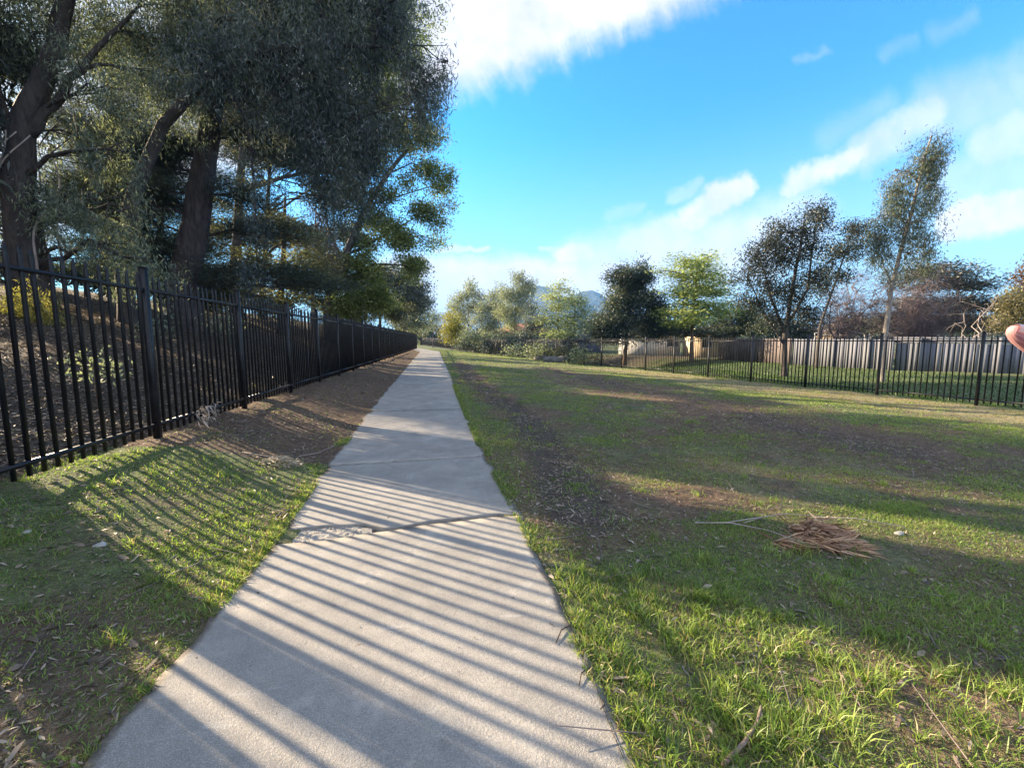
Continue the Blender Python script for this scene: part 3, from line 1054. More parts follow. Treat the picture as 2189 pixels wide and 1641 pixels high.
def grow(name, label, cat, trunk, r0, lobes, kind='small', s=1.0, tau=2.2, cols=((.04, .06, .03), (.08, .1, .05)), leaf=None, bark=None, group=None, cut=False,
         stems=(), clumpn=40, r_tip=.25, limbs=True, twigs=10, shell=1.8, gap=0.0, sag=.12, bough=0):
    """a tree: trunk polyline (world), crown lobes [(centre, (rx, ry, rz))]"""
    trunk = np.asarray(trunk, float)
    root = empty(name, trunk[0], label, cat, group)
    inv = Matrix.Translation(-Vector(trunk[0]))
    tb = MB()
    n = max(8, len(trunk) * 3)
    ts = np.linspace(0, len(trunk) - 1, n)
    tp = np.stack([np.interp(ts, np.arange(len(trunk)), trunk[:, k]) for k in range(3)], 1)
    tp[1:-1] += rng.normal(size=(n - 2, 3)) * r0 * .05 * np.array([1, 1, .2])
    tr = r0 * (1 - (1 - r_tip) * np.linspace(0, 1, n))
    tr[0] *= 1.35
    tp0 = tp.copy()
    tp0[0, 2] -= .35
    tb.tube(tp0, tr, 11, rough=.12)
    allp, allr = [tp], [tr]
    for st, rs in stems:
        st = np.asarray(st, float)
        nn_ = max(6, len(st) * 3)
        q_ = np.linspace(0, len(st) - 1, nn_)
        sp_ = np.stack([np.interp(q_, np.arange(len(st)), st[:, k]) for k in range(3)], 1)
        sp_[1:-1] += rng.normal(size=(nn_ - 2, 3)) * rs * .25
        rr = rs * (1 - .75 * np.linspace(0, 1, nn_))
        tb.tube(sp_, rr, 8, rough=.12)
        allp.append(sp_)
        allr.append(rr)
    nodes, nrad = np.concatenate(allp), np.concatenate(allr)
    L0, W0, spread = KINDS[kind]
    L0, W0 = L0 * s, W0 * s
    spread = np.array(spread) * s
    area = L0 * W0 * .5
    Vs, Ds, Ls, Ts = [], [], [], []
    for c, rad in lobes:
        c, rad = np.array(c, float), np.array(rad, float)
        dd = np.linalg.norm(nodes - c, axis=1) + np.maximum(nodes[:, 2] - c[2] + rad[2] * .4, 0) * 1.5
        k = int(np.argmin(dd))
        mids = None
        if limbs:
            L = np.linalg.norm(c - nodes[k])
            if L > .25:
                rl = min(nrad[k] * .6, .018 * L + .012 * s)
                pts = curve(nodes[k], c + (c - nodes[k]) / L * rad.min() * .3, sag)
                tb.tube(pts, np.linspace(rl, rl * .25, len(pts)), 6)
                mids = pts[2:]
        nl = int(tau * math.pi * rad[0] * rad[2] / (.5 * area))
        nc = max(3, nl // clumpn)
        nb = bough if bough else int(np.clip(nc / 7, 5, 16))
        dirs = unit(rng.normal(size=(nb, 3)))
        rr = rng.random(nb) ** (1 / (shell + 1e-6)) * (1 + .10 * rng.normal(size=nb))
        bc = c + dirs * rr[:, None] * rad
        own = rng.integers(0, nb, nc)
        cc = bc[own] + np.clip(rng.normal(size=(nc, 3)), -1.9, 1.9) * rad * (.78 / nb ** .5) * np.array([1, 1, .8])
        if gap:
            g_ = fbm(cc[:, 0] * .9 + cc[:, 1] * .5, cc[:, 2] + cc[:, 1] * .3, 1.1 / rad.min() ** .8, 61)
            cc = cc[g_ > gap - .08]
            nc = len(cc)
            if not nc:
                continue
        if mids is not None and twigs:
            m = min(nc, twigs)
            sel = rng.choice(nc, m, replace=False)
            src = mids[rng.integers(0, len(mids), m)]
            rt = .006 * s + .004
            half = src + (cc[sel] - src) * .5 + rng.normal(size=(m, 3)) * .08 * rad.min()
            tb.sticks(src, half, rt * 1.6, rt)
            tb.sticks(half, cc[sel], rt, rt * .4)
        ct = np.clip(rng.normal(.45, .27, nb)[own[:nc]] + rng.normal(0, .12, nc), 0, 1)
        per = clumpn
        b = np.repeat(cc, per, 0)
        m = len(b)
        if kind == 'droop':
            t = rng.random(m)
            off = rng.normal(size=(m, 3)) * spread * np.array([1, 1, .35])
            off[:, 2] -= t * spread[2] * 2.4
            off[:, :2] *= (.55 + .45 * (1 - t))[:, None]
            d = unit(rng.normal(size=(m, 3)) * .62 + np.array([0, 0, -.9]))
        elif kind == 'needle':
            off = rng.normal(size=(m, 3)) * spread
            out = b - np.array([nodes[k][0], nodes[k][1], 0])
            out[:, 2] = 0
            d = unit(unit(out) * .8 + rng.normal(size=(m, 3)) * .75 + np.array([0, 0, .15]))
        elif kind == 'feather':
            off = rng.normal(size=(m, 3)) * spread
            d = unit(rng.normal(size=(m, 3)) * np.array([1, 1, .3]) + np.array([0, 0, -.1]))
        else:
            off = np.clip(rng.normal(size=(m, 3)), -1.7, 1.7) * spread
            d = unit(rng.normal(size=(m, 3)) + np.array([0, 0, .2]))
        b = b + off
        Vs.append(b)
        Ds.append(d)
        Ls.append(rng.uniform(.65, 1.3, m))
        Ts.append(pal(m, cols, np.repeat(ct, per)))
    b, d, l, t = np.concatenate(Vs), np.concatenate(Ds), np.concatenate(Ls), np.concatenate(Ts)
    gzz = H(b[:, 0], b[:, 1], False)
    ok = b[:, 2] > gzz + .03
    if cut:
        ok &= carve(b) & carve(b + d * (L0 * l * .55)[:, None]) & carve(b + d * (L0 * l)[:, None])
    b, d, l, t = b[ok], d[ok], l[ok], t[ok]
    o = tb.build('trunk', bark or M_bark_dark, root, smooth=True)
    o.matrix_parent_inverse = inv
    V, F, T = leaf_geo(b, d, L0 * l, W0 * l, t)
    o = link('crown', np_mesh('crown', V, F, leaf or M_leaf, T), root)
    o.matrix_parent_inverse = inv
    return root


def lobe(px, py, r, Y, ry=None, jy=0.0):
    d = ray(px, py)
    c = CAM + d * ((Y + jy) / d[1])
    k = (Y + jy) / d[1] / F_PX
    return (c, (r * k, r * k * .9, (ry or r) * k))


def pts(Y, *pp):
    return np.array([P(a, b, Y) for a, b in pp])


def rooted(Y, *pp):
    """trunk line whose foot stands on the ground"""
    t = pts(Y, *pp)
    z = float(H(t[:1, 0], t[:1, 1], False)[0])
    return np.concatenate([[[t[0, 0], t[0, 1], z]], t])


GL = 'trees on the bank behind the near fence'
GREYGREEN = ((.065, .092, .08), (.15, .19, .15), (.31, .35, .23))
DARKBLUE = ((.042, .060, .070), (.088, .116, .118), (.20, .23, .195))
PINE = ((.020, .030, .026), (.038, .054, .038), (.08, .095, .055))
OLIVE = ((.09, .10, .055), (.17, .18, .09), (.28, .28, .16))
YELLOWG = ((.09, .125, .045), (.18, .23, .07), (.31, .35, .12))

# the big gum beside the first posts
Y1 = 12.0
grow('gum_tree', 'huge dark gum with vine stems up its thick trunk, beside the tallest looking fence posts', 'tree',
     rooted(Y1, (62, 560), (48, 470), (38, 360), (45, 280), (85, 190), (125, 80), (160, -80), (200, -300)), .39,
     [lobe(210, 190, 95, Y1, jy=-.5), lobe(120, 90, 100, Y1, jy=.6), lobe(30, 60, 80, Y1), lobe(250, 330, 80, Y1, 100, jy=-.8), lobe(170, 300, 80, Y1, jy=1.), lobe(180, 420, 70, Y1, 80, jy=-.6),
      lobe(260, 450, 75, Y1, 95, jy=-.4), lobe(300, 555, 60, Y1, 55, jy=-1.), lobe(230, 540, 50, Y1, 50, jy=-.8), lobe(300, 80, 110, Y1, jy=1), lobe(400, 30, 90, Y1, jy=.4), lobe(350, 170, 80, Y1, jy=1.),
      lobe(60, -80, 150, Y1), lobe(250, -120, 170, Y1), lobe(420, -160, 150, Y1), lobe(-80, 60, 110, Y1), lobe(-60, 300, 80, Y1), lobe(-140, -150, 180, Y1, jy=-1), lobe(10, 420, 36, Y1, 40), lobe(90, 410, 36, Y1, 60)],
     'droop', 1.05, .85, GREYGREEN, M_leaf, M_bark_dark, GL, True,
     stems=[(pts(Y1, (45, 330), (10, 250), (-30, 120), (-60, -60)), .15), (pts(Y1, (60, 290), (130, 210), (200, 120), (290, 20)), .12)], clumpn=36, gap=.40)
# pine with the straight trunk
Y2 = 15.0
grow('pine_tree', 'large pine with a thick straight bluish trunk and dark level boughs', 'tree',
     rooted(Y2, (392, 610), (420, 480), (437, 340), (458, 220), (478, 60), (490, -120), (500, -400)), .47,
     [lobe(300, 400, 70, Y2, 34), lobe(340, 350, 60, Y2, 30, jy=1), lobe(290, 470, 70, Y2, 30, jy=-.4), lobe(350, 300, 60, Y2, 30), lobe(230, 430, 60, Y2, 36), lobe(370, 430, 42, Y2, 26, jy=1.), lobe(330, 520, 60, Y2, 34), lobe(380, 570, 60, Y2, 40, jy=1),
      lobe(520, 420, 60, Y2, 30), lobe(560, 500, 60, Y2, 26), lobe(540, 300, 70, Y2, 34), lobe(610, 590, 80, Y2, 22, jy=.8), lobe(690, 610, 60, Y2, 18, jy=1), lobe(480, 590, 56, Y2, 30), lobe(550, 200, 80, Y2, 36), lobe(380, 200, 70, Y2, 34),
      lobe(313, 338, 84, 16.8, 60), lobe(500, 100, 100, Y2, 50), lobe(600, 60, 90, Y2, 50), lobe(420, -30, 120, Y2, 60), lobe(560, -80, 120, Y2, 60), lobe(480, -250, 150, Y2, 90), lobe(330, 120, 90, Y2, 40)],
     'needle', 1.25, 2.4, PINE, M_needle, M_bark_pine, GL, True, clumpn=44, sag=.03, twigs=16, gap=.27)
# hanging gum that leans over towards the path
Y3 = 12.4
grow('gum_tree', 'dense blue green gum with hanging leaves leaning out over the fence towards the path', 'tree',
     np.concatenate([rooted(12.6, (262, 560), (285, 420), (345, 270)), pts(12.2, (440, 170), (560, 110), (680, 95), (800, 100))]), .2,
     [lobe(620, 120, 90, Y3), lobe(720, 60, 100, Y3), lobe(820, 30, 90, Y3), lobe(800, 150, 85, Y3), lobe(880, 140, 62, Y3, 80), lobe(930, 180, 42, Y3, 66), lobe(880, 240, 52, Y3, 40), lobe(700, 190, 90, Y3), lobe(640, 290, 75, Y3, 80),
      lobe(760, 260, 80, Y3, 70), lobe(700, 370, 60, Y3, 75), lobe(790, 330, 46, Y3, 50), lobe(735, 430, 26, Y3, 50), lobe(560, 40, 90, Y3), lobe(545, 440, 24, Y3, 60), lobe(548, 545, 26, Y3, 50), lobe(540, 330, 40, Y3, 60), lobe(680, -60, 130, Y3), lobe(820, -90, 120, Y3), lobe(950, 130, 30, Y3, 26), lobe(600, 210, 70, Y3), lobe(560, -130, 130, Y3),
      lobe(480, 60, 80, Y3, jy=-1), lobe(420, 110, 70, Y3, jy=-1)],
     'droop', 1.15, .9, DARKBLUE, M_leaf, M_bark_dark, GL, True, clumpn=36, gap=.30,
     stems=[(pts(Y3, (560, 110), (640, 200), (690, 330)), .09), (pts(Y3, (470, 150), (530, 260), (545, 420), (550, 560)), .05)])
# the spreading tree with lit lime foliage
Y4 = 27.0
grow('wattle_tree', 'spreading tree with clumped lime green foliage and thin dark forking limbs, bulging over the path', 'tree',
     rooted(Y4, (702, 680), (706, 630), (738, 545), (785, 440), (830, 370), (880, 310)), .34,
     [lobe(770, 560, 36, Y4, 32), lobe(800, 600, 38, Y4, 30), lobe(835, 500, 36, Y4, 26), lobe(755, 620, 40, Y4, 36), lobe(895, 290, 40, Y4, 34), lobe(915, 360, 34, Y4, 22), lobe(948, 400, 26, Y4, 22), lobe(905, 455, 34, Y4, 24), lobe(935, 475, 16, Y4, 18),
      lobe(865, 520, 34, Y4, 26), lobe(880, 580, 36, Y4, 26), lobe(840, 280, 40, Y4, 40), lobe(720, 560, 36, Y4, 34), lobe(830, 420, 24, Y4, 18), lobe(740, 660, 36, Y4, 26), lobe(820, 640, 36, Y4, 30), lobe(925, 520, 18, Y4, 10), lobe(960, 440, 12, Y4, 8), lobe(870, 400, 20, Y4, 14), lobe(800, 220, 60, Y4, 50), lobe(780, 120, 90, Y4, 70), lobe(700, 40, 90, Y4, 70), lobe(840, 40, 70, Y4, 60), lobe(740, 300, 60, Y4, 50), lobe(700, 440, 50, Y4, 40), lobe(800, 470, 36, Y4, 30), lobe(770, 340, 40, Y4, 40), lobe(730, 500, 44, Y4, 36), lobe(780, 640, 44, Y4, 30)],
     'small', 2.0, 3.2, YELLOWG, M_leaf_broad, M_bark_dark, GL, True, clumpn=34, gap=.2,
     stems=[(pts(Y4, (785, 440), (850, 420), (935, 395)), .07), (pts(Y4, (738, 545), (830, 500), (905, 455)), .09), (pts(Y4, (730, 560), (700, 480), (690, 400)), .1), (pts(Y4, (830, 370), (880, 350), (920, 355)), .06)])
grow('conifer_tree', 'sunlit olive conifer low behind the pine trunk, its sprays glowing above the fence', 'tree',
     rooted(22, (600, 640), (605, 560), (610, 420)), .22,
     [lobe(600, 480, 60, 22, 34), lobe(640, 560, 55, 22, 30), lobe(560, 640, 60, 22, 26), lobe(630, 640, 60, 22, 26), lobe(540, 560, 50, 22, 26), lobe(660, 490, 46, 22, 34), lobe(500, 630, 46, 22, 26), lobe(680, 600, 46, 22, 26), lobe(590, 400, 60, 22, 40)],
     'feather', 1.35, 2.2, OLIVE, M_leaf_broad, M_bark_dark, GL, True, clumpn=36)
grow('dead_tree', 'leafless grey brown twiggy tree between the olive conifer and the lime green tree', 'tree',
     rooted(24, (668, 660), (672, 560), (676, 440)), .12, [lobe(690, 470, 50, 24, 50), lobe(650, 520, 40, 24, 40), lobe(710, 530, 36, 24, 40)],
     'droop', 1.4, .55, ((.13, .10, .085), (.22, .17, .15)), M_dead, M_twig, GL, True, twigs=60)
for k, (tr, lb, cs, lab) in enumerate([
    (rooted(42, (812, 690), (815, 640)), [lobe(800, 650, 42, 42, 34), lobe(850, 640, 44, 42, 40), lobe(870, 590, 40, 42, 34), lobe(810, 600, 40, 42, 36), lobe(890, 650, 26, 42, 26), lobe(900, 620, 20, 42, 20)], DARKBLUE, 'dark bushy tree beside the fence just past the lime green one'),
    (rooted(54, (862, 715), (870, 670)), [lobe(880, 660, 36, 54, 30), lobe(905, 640, 16, 54, 18), lobe(850, 690, 34, 54, 24), lobe(895, 690, 20, 54, 16), lobe(870, 610, 26, 54, 30)], GREYGREEN, 'rounded grey green tree last in the row along the near fence'),
    (rooted(88, (925, 722), (926, 700)), [lobe(930, 684, 13, 88, 12), lobe(915, 695, 10, 88, 8), lobe(922, 672, 8, 88, 6)], GREYGREEN, 'small dark tree in front of the white two storey house'),
    (rooted(64, (880, 722), (882, 706)), [lobe(882, 700, 14, 64, 12), lobe(868, 706, 12, 64, 10), lobe(895, 708, 9, 64, 8)], OLIVE, 'sunlit olive shrub past the end of the near fence'),
]):
    grow('bushy_tree' if k < 3 else 'olive_shrub', lab, 'tree' if k < 3 else 'shrub', tr, .22 if k < 2 else .1, lb, 'small', 3.0 if k < 2 else 4.2, 2.4, cs, M_leaf_broad, M_bark_dark, GL, k < 3, clumpn=26, gap=.25)
grow('conifer_tree', 'feathery grey green conifer filling the gap between the pine trunk and the lime green tree', 'tree',
     rooted(30, (560, 640), (570, 500), (580, 260)), .26,
     [lobe(px_, py_, 62, 30, 40, jy=rng.uniform(-2, 2)) for px_ in (450, 530, 610, 690, 760) for py_ in (330, 420, 510, 600)] + [lobe(600, 250, 90, 30, 50), lobe(500, 250, 80, 30, 50), lobe(720, 250, 70, 30, 50)],
     'feather', 1.6, 1.7, ((.05, .06, .035), (.10, .11, .06), (.20, .19, .11)), M_leaf_broad, M_bark_pine, GL, True, clumpn=32, gap=.3)
grow('conifer_tree', 'dark feathery conifer behind the pine, closing the view between it and the big gum', 'tree',
     rooted(21, (340, 600), (345, 480), (350, 250)), .24,
     [lobe(px_, py_, 58, 21, 34, jy=rng.uniform(-1.5, 1.5)) for px_ in (200, 280, 350, 420) for py_ in (310, 380, 450, 520, 575)],
     'needle', 1.4, 1.9, PINE, M_needle, M_bark_pine, GL, True, clumpn=34, gap=.3)
for px, py, Y, lab in ((430, 640, 22, 'olive thicket on top of the bank at the foot of the pine trunk'), (520, 660, 24, 'olive thicket low on the bank behind the pine trunk'), (650, 672, 30, 'olive thicket low on the bank at the foot of the lime green tree'), (780, 690, 36, 'dark green thicket just past the trunk of the lime green tree')):
    grow('thicket', lab, 'shrub', rooted(Y, (px, py), (px, py - 12)), .06, [lobe(px + dx_, py - 18 + rng.normal() * 6, 44, Y, 26) for dx_ in (-60, -20, 20, 60)], 'small', 1.9, 1.9, ((.05, .06, .03), (.10, .11, .05), (.18, .18, .09)), M_leaf_broad, M_bark_brown, GL, True)
# behind them on the rise
grow('pine_tree', 'dark bushy pine on the rise behind the big gum, seen through its leaves', 'tree', rooted(20, (230, 560), (235, 400), (240, 200)), .3,
     [lobe(220, 480, 80, 20, 50), lobe(270, 380, 80, 20, 50), lobe(170, 400, 70, 20, 50), lobe(230, 280, 80, 20, 60), lobe(290, 240, 70, 20, 50), lobe(150, 260, 60, 20, 60), lobe(240, 130, 80, 20, 70), lobe(120, 480, 46, 20, 34)], 'needle', 1.5, 1.3, ((.03, .04, .025), (.07, .08, .04), (.13, .135, .06)), M_needle, M_bark_pine, GL, True, gap=.35)
grow('gum_tree', 'tall grey gum behind the straight trunked pine, filling the gap above it', 'tree', rooted(26, (500, 600), (520, 300), (560, 60)), .35,
     [lobe(480, 260, 70, 26), lobe(560, 330, 70, 26), lobe(640, 400, 60, 26), lobe(620, 250, 80, 26), lobe(520, 120, 90, 26), lobe(700, 300, 70, 26), lobe(760, 380, 60, 26), lobe(700, 150, 90, 26), lobe(440, 130, 80, 26), lobe(790, 210, 70, 26)], 'droop', 2.2, 1.3, ((.05, .06, .045), (.09, .105, .075), (.16, .17, .11)), M_leaf, M_bark_pine, GL, True, gap=.25)
# trees standing further along the bank, outside the picture: they throw the shade over the foreground
WL = lambda x, y, z, r: (np.array([x, y, z]), (r, r, r * .9))
zb = lambda x, y: float(H(np.array([x]), np.array([y]), False)[0])
grow('gum_tree', 'broad dark gum on the bank just out of the picture, shading the near path', 'tree', [[-11.5, 9.87, zb(-11.5, 9.87)], [-11.45, 9.84, 6], [-11.3, 9.8, 12]], .13,
     [WL(-11, 8.2, 4.6, 1.7), WL(-11.5, 9.6, 7.2, 2.3), WL(-11, 7.2, 7.0, 2.2), WL(-12, 11.4, 8.8, 2.4), WL(-11.5, 8.8, 10, 2.5), WL(-11, 5.6, 5.2, 2.2), WL(-10.6, 10.6, 6.0, 1.5), WL(-12.5, 12.4, 6.4, 1.8), WL(-12.4, 13.6, 9.5, 2.2), WL(-12, 10.5, 5.0, 1.6)],
     'droop', 2.3, 3.4, DARKBLUE, M_leaf, M_bark_dark, GL, True, limbs=False)
grow('gum_tree', 'second dark gum out of the picture further back along the bank', 'tree', [[-12.5, 4.0, zb(-12.5, 4.0)], [-12.4, 4.0, 6], [-12.2, 4.1, 11]], .36,
     [WL(-12, 3.8, 5, 2.3), WL(-12, 5.2, 8, 2.4), WL(-12.5, 2.0, 7, 2.4), WL(-12, 2.6, 4.4, 1.8), WL(-12.5, 4, 10.5, 2.4), WL(-12, 6.8, 4.4, 1.7)], 'droop', 2.8, 3.0, DARKBLUE, M_leaf, M_bark_dark, GL, True)

# scrub on the bank
grow('yellow_shrub', 'sunlit yellow green shrub low behind the first pickets', 'shrub', rooted(9.9, (70, 690), (72, 640)), .03,
     [lobe(30, 640, 42, 9.9, 36), lobe(95, 640, 32, 9.9, 34), lobe(70, 668, 40, 9.9, 28), lobe(0, 672, 40, 9.9, 30)], 'droop', .75, 1.5, ((.12, .13, .03), (.22, .22, .06), (.34, .30, .09)), M_leaf_broad, M_bark_brown, GL, False, twigs=6)
grow('hedge_shrub', 'dark clipped looking shrub along the top of the bank, under the gum leaves', 'shrub', rooted(17, (180, 600), (182, 585)), .05,
     [lobe(px_, py_, 46, 17, 22) for px_, py_ in ((-40, 570), (20, 572), (80, 575), (140, 580), (200, 588), (260, 596), (320, 606), (380, 616))], 'small', 1.3, 2.4, PINE, M_leaf, M_bark_dark, GL, False)
for px, py, Y, lab in ((330, 700, 8.4, 'small dark weed clump on the bank behind the first wide post'), (480, 690, 10, 'low green weed clump on the bank behind the second panel of pickets'), (200, 780, 6.6, 'leafy green weed on the litter of the bank, low behind the nearest pickets')):
    grow('weed', lab, 'plant', rooted(Y, (px, py), (px, py - 10)), .012, [lobe(px, py, 30, Y, 22), lobe(px + 26, py + 8, 20, Y, 14)], 'small', .8, .9, GREYGREEN, M_leaf_broad, M_bark_brown, 'weeds on the bank', False, twigs=4)

# ---- beyond the far fence
GR = 'trees beyond the far picket fence'
PALE = ((.13, .16, .10), (.23, .265, .17), (.36, .38, .26))
SPRING = ((.14, .19, .055), (.28, .35, .10), (.44, .50, .19))
DARK = ((.020, .034, .032), (.042, .062, .05), (.12, .145, .085))
grow('slender_gum', 'thin pale gum with two stems, nearest the yellow green bush', 'tree', rooted(72, (1000, 735), (1003, 690), (1000, 640)), .13,
     [lobe(985, 640, 20, 72, 16), lobe(1005, 620, 16, 72, 18), lobe(970, 660, 16, 72, 14), lobe(1012, 655, 18, 72, 16), lobe(1020, 632, 12, 72, 14), lobe(990, 680, 16, 72, 14)], 'small', 3.4, 2.0, PALE, M_leaf_broad, M_bark_pale, GR, clumpn=16, stems=[(pts(72, (1003, 700), (990, 660), (984, 630)), .08)], gap=.3)
grow('slender_gum', 'pale leaning gum between two taller slender gums', 'tree', rooted(68, (1048, 740), (1045, 700), (1050, 660)), .13,
     [lobe(1040, 655, 20, 68, 16), lobe(1060, 630, 16, 68, 14), lobe(1030, 680, 18, 68, 16), lobe(1065, 665, 20, 68, 20), lobe(1050, 700, 22, 68, 16)], 'small', 3.4, 2.0, PALE, M_leaf_broad, M_bark_pale, GR, clumpn=16, gap=.3)
grow('slender_gum', 'tallest of the slender pale gums, its top above the mountain ridge', 'tree', rooted(62, (1100, 745), (1100, 690), (1105, 600)), .16,
     [lobe(1105, 596, 16, 62, 16), lobe(1090, 630, 24, 62, 22), lobe(1115, 625, 22, 62, 20), lobe(1085, 670, 24, 62, 20), lobe(1112, 665, 22, 62, 20), lobe(1132, 615, 12, 62, 16), lobe(1098, 700, 20, 62, 16)], 'small', 3.2, 2.3, PALE, M_leaf_broad, M_bark_pale, GR, clumpn=16, gap=.3, stems=[(pts(62, (1085, 745), (1068, 690), (1060, 640)), .1)])
grow('dark_sapling', 'dark blue green sapling in the shade beside the tallest slender gum', 'tree', rooted(56, (1136, 745), (1134, 700), (1136, 650)), .1,
     [lobe(1134, 660, 11, 56, 20), lobe(1126, 690, 18, 56, 16), lobe(1145, 695, 16, 56, 14), lobe(1120, 720, 20, 56, 14)], 'small', 3.0, 2.0, DARKBLUE, M_leaf, M_bark_dark, GR, clumpn=20)
grow('yellow_bush', 'bright yellow green bushy sapling over the far end of the fence', 'shrub', rooted(64, (966, 738), (966, 715)), .08,
     [lobe(968, 700, 20, 64, 18), lobe(956, 712, 18, 64, 12), lobe(980, 708, 16, 64, 16), lobe(966, 682, 12, 64, 12)], 'small', 3.4, 2.2, ((.16, .16, .02), (.27, .26, .04), (.36, .33, .07)), M_leaf_broad, M_bark_brown, GR, clumpn=18)
grow('spring_tree', 'airy pale yellow green tree with a rounded narrow crown, standing before the mountain', 'tree', rooted(54, (1196, 745), (1192, 690), (1196, 630)), .18,
     [lobe(1198, 615, 22, 54, 17), lobe(1180, 635, 20, 54, 14), lobe(1215, 636, 20, 54, 14), lobe(1190, 660, 28, 54, 18), lobe(1172, 690, 24, 54, 18), lobe(1205, 690, 28, 54, 20), lobe(1185, 715, 30, 54, 12)], 'feather', 2.8, 1.5, ((.17, .21, .09), (.28, .33, .14), (.38, .42, .20)), M_leaf_broad, M_bark_brown, GR, clumpn=16, gap=.25)
grow('spring_tree', 'wider grey green tree merging with the airy yellow green one', 'tree', rooted(52, (1226, 745), (1228, 690), (1230, 640)), .18,
     [lobe(1230, 650, 22, 52, 18), lobe(1246, 665, 16, 52, 16), lobe(1225, 690, 26, 52, 20), lobe(1248, 700, 14, 52, 16), lobe(1215, 715, 26, 52, 12), lobe(1242, 636, 10, 52, 10)], 'feather', 2.8, 1.6, ((.12, .17, .09), (.20, .26, .13), (.29, .34, .18)), M_leaf_broad, M_bark_brown, GR, clumpn=16, gap=.22)
grow('evergreen_tree', 'dense dark evergreen with a broad crown of heavy clumps', 'tree', rooted(33, (1335, 770), (1340, 720), (1345, 600)), .26,
     [lobe(1345, 610, 42, 33, 36), lobe(1330, 590, 24, 33, 20), lobe(1375, 590, 20, 33, 20), lobe(1310, 650, 40, 33, 30), lobe(1375, 645, 44, 33, 34), lobe(1290, 690, 40, 33, 26), lobe(1340, 680, 50, 33, 30), lobe(1395, 690, 34, 33, 28), lobe(1275, 715, 24, 33, 14), lobe(1320, 720, 44, 33, 16), lobe(1410, 660, 20, 33, 26), lobe(1372, 572, 8, 33, 14), lobe(1340, 575, 8, 33, 12), lobe(1400, 710, 40, 33, 16)],
     'small', 2.2, 3.0, DARK, M_leaf, M_bark_brown, GR, clumpn=30)
grow('conical_tree', 'bright green conical tree in feathery layers with a bare brown trunk', 'tree', rooted(30, (1478, 780), (1480, 700), (1492, 560)), .2,
     [lobe(1490, 562, 28, 30, 20), lobe(1465, 590, 34, 30, 18), lobe(1515, 588, 34, 30, 18), lobe(1490, 612, 50, 30, 18), lobe(1455, 630, 36, 30, 18), lobe(1530, 625, 30, 30, 18), lobe(1490, 650, 56, 30, 20), lobe(1445, 665, 32, 30, 18), lobe(1540, 660, 26, 30, 20), lobe(1490, 685, 60, 30, 20), lobe(1455, 560, 10, 30, 18), lobe(1415, 582, 10, 30, 8), lobe(1510, 552, 14, 30, 14), lobe(1548, 605, 12, 30, 8)],
     'feather', 1.9, 2.3, SPRING, M_leaf_broad, M_bark_brown, GR, clumpn=20)
grow('dark_shrub', 'dark spreading skirt of shrub at the foot of the bright green conical tree', 'shrub', rooted(34, (1500, 745), (1500, 725)), .1,
     [lobe(1440, 708, 46, 34, 16), lobe(1500, 708, 56, 34, 18), lobe(1555, 700, 40, 34, 22), lobe(1410, 700, 30, 34, 18), lobe(1540, 680, 26, 34, 16)], 'feather', 2.0, 2.4, DARK, M_leaf, M_bark_dark, GR, clumpn=20)
grow('garden_shrub', 'rounded green garden shrub before the brown board fence', 'shrub', rooted(33, (1605, 735), (1605, 715)), .1,
     [lobe(1590, 690, 36, 33, 26), lobe(1630, 700, 36, 33, 22), lobe(1575, 660, 16, 33, 16), lobe(1610, 670, 24, 33, 20)], 'small', 2.4, 2.0, ((.025, .045, .018), (.05, .075, .03), (.10, .12, .05)), M_leaf_broad, M_bark_dark, GR, clumpn=22)
grow('thicket', 'long dark green thicket rising behind the grey board fence under the bare trees', 'shrub', rooted(31, (1800, 740), (1800, 720)), .08,
     [lobe(px_, py_, 40, 31, 22) for px_, py_ in ((1640, 700), (1690, 704), (1740, 702), (1790, 700), (1840, 694), (1890, 690), (1950, 690), (2010, 692), (2070, 692), (2130, 694))], 'small', 2.2, 2.0, DARK, M_leaf, M_bark_dark, GR, clumpn=22)
grow('hedge_shrub', 'dark understorey hedge between the dark evergreen and the slender gums', 'shrub', rooted(58, (1180, 745), (1180, 735)), .06,
     [lobe(px_, py_, 26, 58, 14) for px_, py_ in ((1000, 722), (1040, 722), (1080, 724), (1120, 722), (1160, 722), (1200, 720), (1245, 722), (1280, 722))], 'small', 3.2, 1.7, GREYGREEN, M_leaf_broad, M_bark_dark, GR, clumpn=20)
Y5 = 18.3
grow('airy_tree', 'multi stemmed dark airy tree with a tall rounded crown against the sky', 'tree', rooted(Y5, (1676, 800), (1678, 720), (1690, 640), (1705, 560), (1720, 470)), .17,
     [lobe(1725, 470, 38, Y5, 32), lobe(1752, 462, 22, Y5, 24), lobe(1690, 500, 40, Y5, 36), lobe(1650, 520, 38, Y5, 30), lobe(1625, 560, 40, Y5, 34), lobe(1600, 600, 30, Y5, 34), lobe(1680, 560, 46, Y5, 36), lobe(1730, 530, 34, Y5, 34), lobe(1640, 610, 44, Y5, 34), lobe(1690, 620, 40, Y5, 34), lobe(1610, 650, 36, Y5, 26), lobe(1655, 670, 40, Y5, 28), lobe(1745, 590, 30, Y5, 30), lobe(1720, 660, 34, Y5, 34)],
     'small', 1.45, 1.25, ((.018, .026, .026), (.034, .044, .04), (.075, .085, .06)), M_leaf, M_bark_dark, GR, clumpn=22, gap=.33,
     stems=[(pts(Y5, (1678, 710), (1650, 640), (1630, 570)), .1), (pts(Y5, (1680, 700), (1725, 620), (1745, 480)), .09), (pts(Y5, (1676, 735), (1640, 680), (1605, 610)), .07)], twigs=18)
